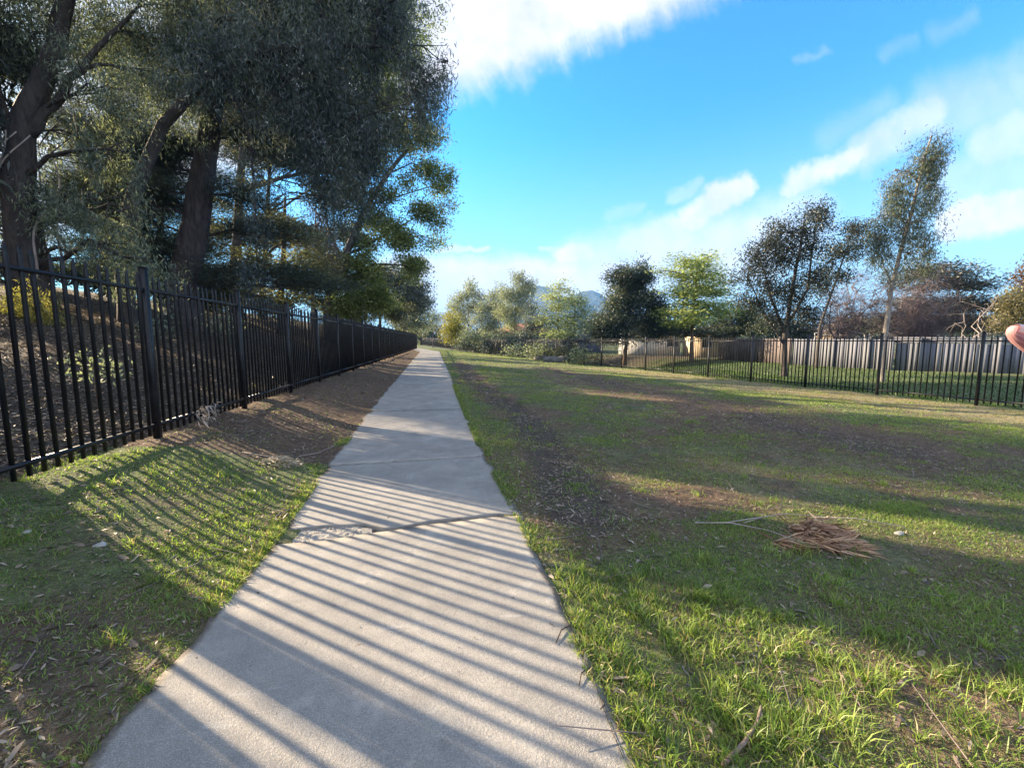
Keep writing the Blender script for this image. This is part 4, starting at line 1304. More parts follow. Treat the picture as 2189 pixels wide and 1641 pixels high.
grow('airy_tree', 'smaller dark airy tree leaning between the rounded one and the tall thin gum', 'tree', rooted(20.5, (1745, 790), (1752, 700), (1790, 590), (1820, 500)), .11,
     [lobe(1825, 490, 34, 20.5, 26), lobe(1800, 535, 30, 20.5, 26), lobe(1775, 560, 24, 20.5, 26), lobe(1840, 530, 26, 20.5, 24), lobe(1765, 610, 26, 20.5, 30), lobe(1800, 590, 18, 20.5, 22), lobe(1850, 480, 12, 20.5, 14)], 'small', 1.45, 1.3, ((.018, .026, .026), (.034, .044, .04), (.075, .085, .06)), M_leaf, M_bark_dark, GR, clumpn=22, gap=.32, twigs=18)
Y6 = 14.6
grow('tall_gum', 'tall thin leaning gum with a narrow sparse crown, rising just behind a fence post', 'tree', rooted(Y6, (1884, 840), (1890, 740), (1905, 620), (1925, 540), (1952, 440), (1975, 340), (1992, 290)), .12,
     [lobe(1988, 300, 34, Y6, 30), lobe(1975, 345, 42, Y6, 30), lobe(1998, 345, 22, Y6, 36), lobe(1920, 365, 32, Y6, 26), lobe(1990, 400, 30, Y6, 20), lobe(1915, 410, 34, Y6, 28), lobe(1960, 420, 36, Y6, 24), lobe(1900, 455, 32, Y6, 26), lobe(1965, 475, 38, Y6, 24), lobe(1925, 490, 32, Y6, 20), lobe(1885, 510, 26, Y6, 26), lobe(1975, 510, 30, Y6, 18), lobe(1900, 545, 30, Y6, 18), lobe(1985, 540, 24, Y6, 18), lobe(1940, 540, 22, Y6, 14), lobe(1870, 500, 16, Y6, 18)],
     'droop', 1.2, 1.25, ((.045, .062, .052), (.09, .118, .085), (.21, .235, .14)), M_leaf_broad, M_bark_pale, GR, clumpn=18, gap=.36, twigs=16,
     stems=[(pts(Y6, (1905, 620), (1950, 590), (1975, 550)), .03), (pts(Y6, (1908, 610), (1890, 570), (1880, 540)), .03)])


def bare(name, label, Y, foot, tips, mat, n=900, r=.05, leaves=None, group=GR, reach=.5, up=.35):
    """a leafless twiggy shrub: stems to the tips, then finer and finer twigs"""
    f = P(*foot, Y)
    f[2] = float(H(f[:1], f[1:2], False)[0])
    root = empty(name, f, label, 'shrub', group)
    inv = Matrix.Translation(-Vector(f))
    mb = MB()
    base, A = [], []
    for (tx, ty, jy) in tips:
        t = P(tx, ty, Y + jy)
        p = curve(f + rng.normal(size=3) * np.array([.3, .3, 0]), t, .08, 8, .08)
        mb.tube(p, np.linspace(r, r * .2, 8), 5)
        base.append(p[2:])
    nodes = np.concatenate(base)
    k = Y / F_PX
    cur = nodes[rng.integers(0, len(nodes), n)] + rng.normal(size=(n, 3)) * .03
    d = unit(rng.normal(size=(n, 3)) + np.array([0, 0, up]) + np.array([.5, 0, 0]))
    for lv, (L, rr) in enumerate(((1.0, .012), (.7, .008), (.5, .0055))):
        nx = cur + d * (reach * L * rng.uniform(.5, 1.3, (len(cur), 1)))
        mb.sticks(cur, nx, rr * (Y / 22), rr * .6 * (Y / 22))
        cur = np.repeat(nx, 2, 0) if lv < 2 else nx
        d = unit(np.repeat(d, 2, 0) + rng.normal(size=(len(d) * 2, 3)) * .55) if lv < 2 else d
    o = mb.build('twigs', mat, root)
    o.matrix_parent_inverse = inv
    return root


M_twig_mauve = noisy_mat('mauve_twigs', (0.10, 0.075, 0.08), (0.20, 0.155, 0.155), 1.5)
bare('bare_tree', 'leafless pinkish grey tree between the dark airy trees and the thin gum', 26, (1790, 760), [(1760, 620, 0), (1800, 600, 1), (1840, 590, 0), (1850, 650, 1), (1740, 660, -1), (1810, 650, 0), (1870, 620, 0), (1780, 690, 1)], M_twig_mauve, 800, .07, reach=.7)
bare('bare_tree', 'broad leafless mauve grey thicket behind the grey board fence', 25, (1960, 770), [(1900, 600, 0), (1950, 585, 1), (2000, 600, 0), (1930, 640, 1), (1980, 640, -1), (2030, 640, 0), (1900, 680, 0), (2060, 680, 1), (1870, 650, 0), (2000, 690, 0), (1950, 700, 0)], M_twig_mauve, 1500, .08, reach=.75)
grow('spreading_tree', 'low dark evergreen with a flat spreading top behind the grey board fence', 'tree', rooted(27, (2030, 780), (2035, 700), (2050, 620)), .2,
     [lobe(1990, 582, 50, 27, 16), lobe(2040, 575, 50, 27, 14), lobe(2060, 600, 60, 27, 18), lobe(2110, 605, 46, 27, 18), lobe(2000, 610, 56, 27, 20), lobe(2080, 640, 60, 27, 26), lobe(1960, 640, 60, 27, 30), lobe(2030, 660, 70, 27, 30), lobe(2120, 660, 50, 27, 30), lobe(1930, 690, 60, 27, 24), lobe(2010, 695, 80, 27, 20), lobe(2100, 695, 70, 27, 20), lobe(1940, 600, 40, 27, 14)],
     'feather', 1.9, 1.5, ((.02, .026, .026), (.04, .046, .042), (.11, .115, .075)), M_leaf, M_bark_dark, GR, clumpn=24, gap=.28)
bare('dead_branches', 'bundle of bleached dead branches poking over the slatted board fence', 19, (2075, 770), [(2040, 690, 0), (2110, 660, 0), (2130, 640, .4), (2060, 670, .4), (2105, 690, 0), (2120, 700, .2)], M_twig_pale, 26, .035, reach=.55)
grow('olive_shrub', 'olive yellow shrub by the picture edge behind the slatted board fence', 'shrub', rooted(19, (2165, 780), (2165, 700)), .08,
     [lobe(2165, 660, 26, 19, 24), lobe(2150, 690, 20, 19, 16), lobe(2190, 640, 26, 19, 30), lobe(2180, 690, 30, 19, 20)], 'small', 1.6, 2.2, ((.08, .075, .035), (.15, .135, .06), (.24, .21, .10)), M_leaf_broad, M_bark_dark, GR)
grow('rust_tree', 'rusty brown leaved tree at the picture edge above the olive shrub', 'tree', rooted(23, (2200, 760), (2205, 640)), .12,
     [lobe(2195, 610, 16, 23, 24), lobe(2220, 640, 40, 23, 40), lobe(2230, 580, 40, 23, 40)], 'small', 2.0, 2.2, ((.12, .07, .04), (.2, .12, .06)), M_leaf_broad, M_bark_dark, GR)
# creek shrubs seen through the bars
for px, py, Y, rr_, cs, lab in ((1110, 752, 44, 20, GREYGREEN, 'grey scrub by the creek behind the fence bend'), (1150, 758, 38, 24, PALE, 'pale tangled creek scrub seen through the pickets'), (1180, 755, 44, 22, DARK, 'dark creek scrub below the spring green trees'),
                               (1245, 768, 30, 26, PALE, 'straw coloured scrub clump pressed against the pickets'), (1215, 760, 36, 24, DARK, 'dark low scrub beside the slate blue shed'), (1055, 745, 56, 22, DARKBLUE, 'dark blue scrub behind the pale leaning gum'), (1015, 740, 62, 20, DARK, 'dark scrub under the first slender gum'), (1080, 738, 58, 20, DARKBLUE, 'dark scrub at the foot of the tallest slender gum'), (985, 736, 70, 16, DARKBLUE, 'dark scrub behind the yellow green bush')):
    grow('creek_shrub', lab, 'shrub', rooted(Y, (px, py), (px, py - 6)), .04, [lobe(px, py - 6, rr_, Y, rr_ * .5), lobe(px + rr_ * .7, py - 2, rr_ * .7, Y, rr_ * .4), lobe(px - rr_ * .6, py - 2, rr_ * .6, Y, rr_ * .35)], 'small', 2.6 * Y / 45 + .4, 1.4, cs, M_leaf_broad, M_bark_brown, 'shrubs along the creek', clumpn=18, twigs=5)
# distant belt of trees
fb = MB()
bV, bF, bT = [], [], 0
allb, alld, allt = [], [], []
for k in range(150):
    px = rng.uniform(860, 2250)
    Y = rng.uniform(110, 240)
    top = 712 - rng.random() * 22
    c = P(px, 726, Y)
    zt_ = P(px, top, Y)[2]
    n = 150
    d = unit(rng.normal(size=(n, 3)))
    rr = rng.random((n, 1)) ** .5
    b = c + d * rr * np.array([zt_ * .7, zt_ * .7, zt_ * .5])
    b[:, 2] = np.maximum(b[:, 2] * .0 + zt_ * .5 + (b[:, 2] - c[2]), .1)
    allb.append(b)
    alld.append(unit(rng.normal(size=(n, 3))))
    allt.append(pal(n, ((.03, .04, .025), (.06, .075, .04), (.11, .12, .07)), np.full(n, rng.random())))
b, d, t = np.concatenate(allb), np.concatenate(alld), np.concatenate(allt)
V, F, T = leaf_geo(b, d, 1.5, .9, t)
belt = link('distant_trees', np_mesh('distant_trees', V, F, M_leaf_broad, T))
props(belt, 'hazy belt of distant trees along the horizon beyond the houses', 'trees', kind='stuff')

# ------------------------------------------------------------------ grass, litter
def in_view(x, y, z, m=420):
    d = np.stack([x, y, z], 1) - CAM
    c = d @ CR
    u = W_PX / 2 + F_PX * c[:, 0] / np.maximum(-c[:, 2], 1e-3)
    v = H_PX / 2 - F_PX * c[:, 1] / np.maximum(-c[:, 2], 1e-3)
    return (-c[:, 2] > .1) & (u > -m) & (u < W_PX + m) & (v > -m) & (v < H_PX + m * 2)


def off_path(x, y, m=0.0):
    e = x - path_c(y)
    return (e < -1.025 - m) | (e > 1.02 + m)


gV, gF4, gF3, gT = [], [], [], []
gn = 0


def blades(x, y, L, W, lean, tint, z=None):
    global gn
    n = len(x)
    if z is None:
        z = H(x, y) - .01
    b = np.stack([x, y, z], 1)
    a = rng.uniform(0, 2 * np.pi, n)
    side = np.stack([np.cos(a), np.sin(a), np.zeros(n)], 1)
    a2 = rng.uniform(0, 2 * np.pi, n)
    ln = np.stack([np.cos(a2), np.sin(a2), np.zeros(n)], 1) * (lean * rng.uniform(.3, 1.4, n))[:, None]
    up = np.array([0, 0, 1.0])
    L, W = L[:, None], W[:, None]
    d1 = unit(ln * .6 + up)
    d2 = unit(ln * 1.7 + up * .8)
    m_ = b + d1 * L * .55
    t_ = m_ + d2 * L * .45
    V = np.stack([b - side * W * .5, b + side * W * .5, m_ + side * W * .42, m_ - side * W * .42, t_], 1).reshape(-1, 3)
    k = gn + np.arange(n)[:, None] * 5
    gF4.append(k + np.array([[0, 1, 2, 3]]))
    gF3.append(k + np.array([[3, 2, 4]]))
    gV.append(V)
    gT.append(np.repeat(tint, 5, 0))
    gn += n * 5


GREEN = np.array([(.07, .135, .03), (.165, .27, .05), (.33, .42, .09)])
STRAW = np.array([(.19, .16, .075), (.31, .265, .135), (.44, .385, .22)])


def turf(n, x0, x1, y0, y1, L, W, lean, dens_pow=1.0, dryness=0.0, green=GREEN):
    x, y = rng.uniform(x0, x1, n), y0 + (y1 - y0) * rng.random(n)
    g, d, e = zones(x, y)
    pch = fbm(x, y, 1.6, 90)
    keep = rng.random(n) < np.clip((g ** dens_pow) * (1 - .75 * e) * (-.55 + 2.7 * pch), 0.03, 1)
    keep &= off_path(x, y, -.01) & (x > LF_X - 2.5)
    x, y, d, g, pch = x[keep], y[keep], d[keep], g[keep], pch[keep]
    z = H(x, y)
    v = in_view(x, y, z)
    x, y, z, d, g, pch = x[v], y[v], z[v], d[v], g[v], pch[v]
    m = len(x)
    isdry = rng.random(m) < np.clip(d * 1.1 + dryness + .1, 0, .95)
    t = np.where(isdry[:, None], pal(m, STRAW), pal(m, green, np.clip(.2 + .6 * pch, 0, 1)))
    hs = np.where(isdry, .85, 1.0) * (.55 + .9 * pch)
    ln = np.where(isdry, lean * 1.7, lean)
    blades(x, y, L * rng.uniform(.45, 1.35, m) * hs, W * rng.uniform(.7, 1.3, m), ln, t, z - .008)


turf(400000, -4.6, 6.3, .7, 3.4, .036, .0048, 1.25)
turf(260000, -4.6, 11.8, 3.2, 6.5, .036, .0070, 1.3)
turf(200000, -4.6, 16, 6.3, 12, .045, .011, 1.3)
turf(110000, -4.6, 16.5, 11.5, 22, .05, .02, 1.2)
turf(60000, -4.6, 15, 21, 60, .05, .04, 1.1)
# beyond the far fence
x, y = rng.uniform(6, 30, 60000), rng.uniform(8, 34, 60000)
k = (x > rf_x(y) + .1) & (x < rf_x(y) + 9)
x, y = x[k], y[k]
blades(x, y, rng.uniform(.05, .14, len(x)), rng.uniform(.015, .03, len(x)), np.full(len(x), .7), pal(len(x), [(.03, .075, .02), (.06, .12, .03), (.1, .16, .05)]))
# edge of the path, both sides: longer grass hanging over
for sgn, n, y0, y1 in ((1, 13000, 1.0, 14), (-1, 9000, 1.0, 7)):
    y = y0 + (y1 - y0) * rng.random(n) ** 1.6
    x = path_c(y) + sgn * (1.0 + (np.abs(rng.normal(size=n)) - .25) * .075)
    kk = fbm(x, y, 2.2, 33) > .45
    x, y = x[kk], y[kk]
    n = len(x)
    blades(x, y, rng.uniform(.03, .09, n), rng.uniform(.003, .006, n) * (1 + y * .15), np.full(n, 1.1), np.where((rng.random(n) < .3)[:, None], pal(n, STRAW), pal(n, GREEN)))
# tussocks of long grass
tus = []
for k in range(260):
    y = rng.uniform(.95, 2.7)
    x = path_c(y) + 1.05 + rng.random() ** 1.1 * 2.6
    if y + CK * x > 3.6 and rng.random() < .7:
        continue
    tus.append((x, y, rng.uniform(.03, .10), rng.uniform(.05, .125), int(rng.uniform(25, 80))))
for k in range(40):
    y = rng.uniform(2.4, 5.5)
    tus.append((path_c(y) - 1.2 - rng.random() * 2.4, y, rng.uniform(.03, .08), rng.uniform(.05, .11), int(rng.uniform(20, 50))))
for k in range(420):
    y = 3.2 + 17 * rng.random() ** 1.3
    x = path_c(y) + 1.2 + rng.random() * (rf_x(y) - path_c(y) - 1.5)
    if x < 1.9 * y:
        tus.append((x, y, rng.uniform(.06, .2), rng.uniform(.035, .075), int(rng.uniform(25, 70))))
for k in range(70):
    y = rng.uniform(2.6, 9)
    tus.append((path_c(y) + 1.1 + rng.random() * 5, y, rng.uniform(.03, .1), rng.uniform(.05, .10), int(rng.uniform(20, 50))))
for (px, py, r_, l_, n_) in ((1690, 1580, .07, .22, 90), (1870, 1470, .09, .2, 90), (1500, 1280, .06, .15, 80), (1400, 1290, .06, .16, 80), (1620, 1590, .05, .2, 70), (2080, 1560, .1, .2, 110), (250, 1380, .05, .15, 60), (1460, 1370, .09, .18, 120), (1800, 1560, .08, .22, 100), (1330, 1290, .06, .12, 80), (1620, 1070, .1, .12, 90), (1230, 1040, .12, .13, 120), (1260, 1270, .1, .1, 100), (1180, 1170, .07, .1, 90)):
    p = PG(px, py)
    tus.append((p[0], p[1], r_, l_ * .75, n_))
for (x, y, r_, l_, n_) in tus:
    bx, by = x + rng.normal(size=n_) * r_ * .6, y + rng.normal(size=n_) * r_ * .6
    k = off_path(bx, by)
    bx, by = bx[k], by[k]
    m = len(bx)
    if m:
        dry = rng.random(m) < .16
        tt = np.where(dry[:, None], pal(m, STRAW), pal(m, [(.08, .15, .03), (.19, .29, .055), (.34, .43, .10)], np.full(m, rng.uniform(.2, .9))))
        blades(bx, by, l_ * rng.uniform(.4, 1.2, m), rng.uniform(.003, .0065, m) * (1 + .16 * max(y - 2.5, 0)), np.full(m, .85), tt)
V = np.concatenate(gV)
grass = link('grass', np_mesh('grass', V, [np.concatenate(gF4), np.concatenate(gF3)], M_grass, np.concatenate(gT)))
props(grass, 'short patchy grass with straw and longer green tufts covering the verges and field', 'grass', kind='stuff')

DEADC = np.array([(.07, .05, .04), (.13, .095, .07), (.22, .165, .12), (.34, .28, .22)])


def flat_leaves(x, y, L, W, tint, lift=.012, z=None):
    n = len(x)
    z = (H(x, y) if z is None else z) + lift * rng.uniform(.2, 1.3, n)
    a = rng.uniform(0, 2 * np.pi, n)
    d = unit(np.stack([np.cos(a), np.sin(a), rng.normal(size=n) * .16], 1))
    side = unit(np.cross(d, np.stack([rng.normal(size=n) * .35, rng.normal(size=n) * .35, np.ones(n)], 1)))
    nr = np.cross(side, d)
    b = np.stack([x, y, z], 1)
    L, W = L[:, None], W[:, None]
    bend = nr * L * rng.uniform(-.12, .2, (n, 1))
    p0, p1, p2, p3 = b - d * L * .5 - bend * .5, b - d * L * .12 + bend * .4, b + d * L * .2 + bend * .4, b + d * L * .5 - bend * .3
    V = np.stack([p0, p1 - side * W * .5, p1 + side * W * .5, p2 - side * W * .42, p2 + side * W * .42, p3], 1).reshape(-1, 3)
    k = np.arange(n)[:, None] * 6
    return V, k + np.array([[1, 3, 4, 2]]), np.concatenate([k + np.array([[0, 1, 2]]), k + np.array([[3, 5, 4]])]), np.repeat(tint, 6, 0)


X, Y_, LL, WW = [], [], [], []


def litter(n, x0, x1, y0, y1, L, W, basep, pw=1.0):
    x, y = rng.uniform(x0, x1, n), y0 + (y1 - y0) * rng.random(n) ** pw
    g, d, e = zones(x, y)
    keep = (rng.random(n) < basep + .9 * e * (fbm(x, y, 1.2, 14) * 1.6 - .3)) & off_path(x, y)
    x, y = x[keep], y[keep]
    v = in_view(x, y, H(x, y))
    x, y = x[v], y[v]
    X.append(x)
    Y_.append(y)
    LL.append(L * rng.uniform(.4, 1.3, len(x)))
    WW.append(W * rng.uniform(.5, 1.3, len(x)))


litter(34000, -4.2, 6.3, .8, 3.5, .05, .010, .22)
litter(80000, -4.2, 13, 3.3, 8, .06, .013, .17)
litter(70000, -4.2, 15, 7.5, 16, .08, .02, .12)
litter(520, -3.6, 3.5, .9, 3.4, .10, .026, .5)
litter(26000, -4.2, 10, 15, 40, .1, .04, .08)
litter(70000, -10, -3.9, 4.0, 14, .085, .018, .3)
litter(16000, -12, -3.9, 13, 34, .11, .035, .2)
x, y = np.concatenate(X), np.concatenate(Y_)
V, f4, f3, T = flat_leaves(x, y, np.concatenate(LL), np.concatenate(WW), pal(len(x), DEADC))
# a few crumbs and leaves that have blown on to the concrete
n = 70
y = rng.uniform(1.2, 14, n)
x = path_c(y) + np.where(rng.random(n) < .6, np.sign(rng.normal(size=n)) * rng.uniform(.75, .98, n), rng.uniform(-.9, .9, n))
V2, a4, a3, T2 = flat_leaves(x, y, rng.uniform(.012, .05, n), rng.uniform(.004, .012, n), pal(n, DEADC), .006, path_z(y) + .015)
lit_o = link('fallen_leaves', np_mesh('fallen_leaves', np.concatenate([V, V2]), [np.concatenate([f4, a4 + len(V)]), np.concatenate([f3, a3 + len(V)])], M_dead, np.concatenate([T, T2])))
props(lit_o, 'scattered narrow brown and grey fallen leaves over the verges and the bank', 'leaf litter', kind='stuff')
# twigs
tw = MB()
n = 1500
x, y = rng.uniform(-9, 8, n), 1 + 14 * rng.random(n) ** 1.4
k = off_path(x, y, .05) & (rng.random(n) < np.where(x < LF_X, .9, .3))
x, y = x[k], y[k]
z = H(x, y) + .015
a = rng.uniform(0, 6.28, len(x))
l = rng.uniform(.06, .4, len(x))
dv = np.stack([np.cos(a) * l, np.sin(a) * l, rng.normal(size=len(x)) * .03 + .02], 1)
A = np.stack([x, y, z], 1)
B = A + dv
B[:, 2] = np.maximum(B[:, 2], H(B[:, 0], B[:, 1]) + .012)
tw.sticks(A, B, .004, .002)
two = tw.build('fallen_twigs', M_twig)
props(two, 'thin dry twigs strewn through the grass and over the bank', 'twigs', kind='stuff')


# ------------------------------------------------------------------ single things lying about
def leafy_branch(name, label, stems_px, heap_px, n, L, W, cols, lift=.10, zf=None):
    c = PG(*heap_px[0][:2])
    z0 = float(H(c[:1], c[1:2])[0])
    root = empty(name, (c[0], c[1], z0), label, 'fallen branch')
    inv = Matrix.Translation(-Vector((c[0], c[1], z0)))
    mb = MB()
    for st, r in stems_px:
        p = []
        for (a, b, h_) in st:
            g = PG(a, b)
            g[2] = float(H(g[:1], g[1:2])[0]) + h_
            p.append(g)
        mb.tube(np.array(p), np.linspace(r, r * .5, len(p)), 6)
    o = mb.build('stem', M_twig_pale, root, smooth=True)
    o.matrix_parent_inverse = inv
    B_, D_, = [], []
    for (a, b, ra, rb_, hh_, fr) in heap_px:
        m = int(n * fr)
        g = PG(a, b)
        th = rng.uniform(0, 6.28, m)
        rr = np.sqrt(rng.random(m))
        x = g[0] + np.cos(th) * rr * ra
        y = g[1] + np.sin(th) * rr * rb_
        z = H(x, y) + hh_ * (1 - rr ** 1.6) * rng.uniform(.4, 1.1, m) + .01
        B_.append(np.stack([x, y, z], 1))
        D_.append(unit(np.stack([.9 + rng.normal(size=m) * .7, -.55 + rng.normal(size=m) * .7, -.10 + rng.normal(size=m) * .26], 1)))
    b, d = np.concatenate(B_), np.concatenate(D_)
    m = len(b)
    l = rng.uniform(.5, 1.25, m)
    V, F, T = leaf_geo(b, d, L * l, W * l, pal(m, cols))
    gmin = H(V[:, 0], V[:, 1]) + .004
    V[:, 2] = np.maximum(V[:, 2], gmin)
    o = link('leaves', np_mesh('leaves', V, F, M_dead, T), root)
    o.matrix_parent_inverse = inv
    return root


leafy_branch('fallen_branch', 'fallen branch with a heap of long brown dead leaves on the open grass', [([(1485, 1117, .02), (1560, 1122, .04), (1640, 1145, .06), (1720, 1170, .05)], .006), ([(1540, 1120, .03), (1600, 1118, .04), (1680, 1108, .08), (1760, 1110, .08)], .005), ([(1590, 1122, .03), (1640, 1110, .05)], .004), ([(1740, 1105, .05), (1830, 1105, .03), (1935, 1122, .02)], .005)],
             [(1745, 1135, .26, .16, .11, .55), (1790, 1165, .22, .10, .06, .25), (1690, 1158, .2, .06, .05, .2)], 900, .15, .014, [(.13, .06, .04), (.30, .155, .085), (.50, .30, .17), (.58, .42, .29)])
leafy_branch('dry_grass_heap', 'low pale heap of dry grass beside the path edge beyond the picket shadows', [([(520, 1000, .03), (580, 1000, .05), (640, 1004, .02)], .004), ([(640, 985, .02), (680, 975, .03), (720, 955, .01)], .006)],
             [(600, 1003, .24, .16, .09, 1.0)], 520, .09, .009, [(.25, .2, .14), (.4, .34, .26), (.5, .45, .36)])


def spray(name, label, c, n, L, W, cols, ext, d0, stems=3):
    root = empty(name, c, label, 'fallen branch')
    inv = Matrix.Translation(-Vector(c))
    mb = MB()
    for k in range(stems):
        e = np.array(c) + np.array(ext) * rng.uniform(-1, 1, 3)
        mb.tube(curve(c, e, .05, 6), np.linspace(.006, .002, 6), 5)
    o = mb.build('stem', M_twig, root)
    o.matrix_parent_inverse = inv
    b = np.array(c) + rng.uniform(-1, 1, (n, 3)) * np.array(ext)
    d = unit(rng.normal(size=(n, 3)) * .45 + np.array(d0))
    V, F, T = leaf_geo(b, d, L * rng.uniform(.5, 1.2, n), W * rng.uniform(.7, 1.2, n), pal(n, cols))
    o = link('leaves', np_mesh('leaves', V, F, M_dead, T), root)
    o.matrix_parent_inverse = inv
    return root


c = P(410, 880, 6.35)
spray('caught_branch', 'spray of pale dead leaves caught against the foot of the pickets', (LF_X + .12, 6.83, .55), 80, .14, .022, [(.25, .18, .13), (.42, .33, .26), (.5, .42, .34)], (.08, .25, .12), (.5, -.4, -.4))
spray('caught_twigs', 'bare grey twigs tangled low in the pickets of the third panel', (LF_X + .08, 10.2, .6), 8, .08, .01, [(.2, .15, .12), (.3, .25, .2)], (.12, .55, .25), (.3, -.6, -.1), 7)
spray('leaf_drift', 'drift of curled dark dead leaves in the grass by the broken slab corner', tuple(np.append(PG(595, 1110)[:2], H(PG(595, 1110)[:1], PG(595, 1110)[1:2])[0] + .03)), 60, .07, .014, [(.07, .045, .035), (.16, .1, .07), (.25, .18, .13)], (.10, .16, .025), (.5, .6, 0), 4)
# stick in the long grass
M_stick = noisy_mat('weathered_wood', (.12, .09, .07), (.26, .2, .16), 30, .9, .6)
mb = MB()
stp = []
for (a, b_, h_) in ((1545, 1641, .02), (1590, 1600, .03), (1618, 1560, .035), (1635, 1510, .06), (1638, 1490, .075)):
    g = PG(a, b_)
    stp.append([g[0], g[1], float(H(g[:1], g[1:2])[0]) + h_])
stp = np.array(stp)
stp[3:, :2] = stp[2, :2] + (stp[3:, :2] - stp[2, :2]) * .3
mb.tube(stp, [.009, .008, .0075, .006, .0025], 8, rough=.35)
st = mb.build('stick', M_stick, smooth=True)
props(st, 'thick weathered stick jutting up out of the long sunlit grass', 'stick')
# thread lying along the edge of the concrete
mb = MB()
sp_ = []
for a, b_ in ((1135, 1200), (1165, 1230), (1195, 1285), (1215, 1330), (1240, 1390), (1262, 1440), (1285, 1500), (1305, 1545), (1332, 1620)):
    g = PG(a, b_, .02)
    sp_.append([g[0] + rng.normal() * .004, g[1], float(path_z(g[1])) + .021])
mb.tube(np.array(sp_), .0016, 5)
for (a, b_), (a2, b2), (a3, b3) in (((1220, 1335), (1200, 1345), (1188, 1375)), ((1262, 1425), (1243, 1437), (1238, 1465)), ((1285, 1495), (1292, 1505), (1283, 1515))):
    p = np.array([PG(a, b_, .022), PG(a2, b2, .03), PG(a3, b3, .022)])
    mb.tube(p, [.002, .004, .002], 5)
th = mb.build('dead_vine', M_bark_dark, smooth=True)
props(th, 'thin dark vine stem with side shoots lying along the edge of the concrete', 'vine')
# pale stones in the grass
for (px, py, s, lab) in ((218, 1196, .03, 'pale flat stone in the grass where picket shadows begin'), (65, 1198, .022, 'small whitish stone in shaded grass close to the fence'), (1925, 1120, .03, 'pale upright stone in the grass behind the fallen branch')):
    g = PG(px, py, .05)
    mb = MB()
    v = unit(rng.normal(size=(60, 3)))
    import bmesh
    bm = bmesh.new()
    bmesh.ops.create_icosphere(bm, subdivisions=2, radius=1.0)
    for vv in bm.verts:
        n_ = 1 + .22 * math.sin(vv.co.x * 3.1 + px) * math.cos(vv.co.y * 2.7 + py)
        vv.co = Vector((vv.co.x * s * 1.5 * n_, vv.co.y * s * n_, vv.co.z * s * .6 * n_))
    me = bpy.data.meshes.new('stone')
    bm.to_mesh(me)
    bm.free()
    me.materials.append(M_rub2 if 'M_rub2' in globals() else noisy_mat('pale_stone', (.2, .2, .19), (.36, .36, .34), 20, .9))
    o = link('stone', me, None, (g[0], g[1], float(H(g[:1], g[1:2])[0]) + s * .3))
    props(o, lab, 'stone')
# creek rocks
M_rock = noisy_mat('creek_rock', (.07, .065, .06), (.15, .14, .125), 3, .9, .6, .03)
for k, (px, py, Y, s, lab) in enumerate(((1160, 770, 33, .5, 'grey creek boulder leaning on the foot of the pickets'), (1190, 768, 35, .6, 'broad grey boulder beside the dark low scrub'), (1140, 765, 38, .5, 'low grey boulder behind the tangled creek scrub'))):
    p = P(px, py, Y)
    bm = bmesh.new()
    bmesh.ops.create_icosphere(bm, subdivisions=3, radius=1.0)
    for vv in bm.verts:
        n_ = 1 + .3 * float(fbm(np.array([vv.co.x * 2 + k * 7]), np.array([vv.co.y * 2 + vv.co.z * 3]), 1.0, 3)[0])
        vv.co = Vector((vv.co.x * s * 1.4 * n_, vv.co.y * s * n_, vv.co.z * s * .7 * n_))
    me = bpy.data.meshes.new('boulder')
    bm.to_mesh(me)
    bm.free()
    me.materials.append(M_rock)
    for pl in me.polygons:
        pl.use_smooth = True
    o = link('boulder', me, None, (p[0] + .8, p[1], float(H(p[:1] + .8, p[1:2])[0]) + .1))
    props(o, lab, 'rock')
# white frame showing over the board fence
wf = empty('swing_set', (*onground(1800, 740, 27), 0), 'white pipe frame of a garden swing showing over the grey board fence', 'garden frame')
winv = Matrix.Translation(-wf.location)
for a in (((1742, 712), (1795, 701)), ((1795, 701), (1796, 713)), ((1796, 713), (1760, 716)), ((1795, 701), (1785, 709)), ((1806, 704), (1848, 714)), ((1795, 713), (1797, 760)), ((1848, 714), (1850, 762)), ((1742, 712), (1740, 762))):
    mb = MB()
    mb.tube(np.array([P(*a[0], 27), P(*a[1], 27)]), .03, 6)
    o = mb.build('pipe', M_trim, wf)
    o.matrix_parent_inverse = winv
# vine stems round the big gum
mb = MB()
for k in range(7):
    a0 = rng.uniform(0, 6.28)
    t = np.linspace(0, 1, 16)
    base = P(62, 600, Y1)
    topp = P(44, 300, Y1)
    p = base[None] + (topp - base)[None] * t[:, None]
    rr = .62 - .1 * t + .05 * np.sin(9 * t + k)
    ang = a0 + 1.8 * t + .3 * np.sin(7 * t + k * 2)
    p[:, 0] += rr * np.cos(ang)
    p[:, 1] += rr * np.sin(ang)
    mb.tube(p, np.linspace(.028, .012, 16), 6)
vo = mb.build('climbing_vine', M_twig_pale, smooth=True)
props(vo, 'pale ropey vine stems twisting up the thick trunk of the big gum', 'vine')


# ------------------------------------------------------------------ the photographer's hand at the picture edge
def skin_mat():
    m, h, out = new_mat('skin')
    p = pos(h)
    n = h.noise(p, 90, 4, .6)
    col = h.mix(h.ss(n, .35, .65), c4(.46, .225, .225), c4(.56, .30, .30))
    pr = principled(h, out, col, .5, 0, h.noise(p, 900, 3), .06, .0003, .35)
    pr.inputs['Subsurface Weight'].default_value = .15
    pr.inputs['Subsurface Radius'].default_value = (.01, .004, .002)
    return m


M_skin = skin_mat()
M_nail = noisy_mat('finger_nail', (.55, .30, .25), (.66, .40, .34), 120, .3, .05, .0003)


def cam_pt(px, py, dpt):
    return CAM + ray(px, py) * dpt


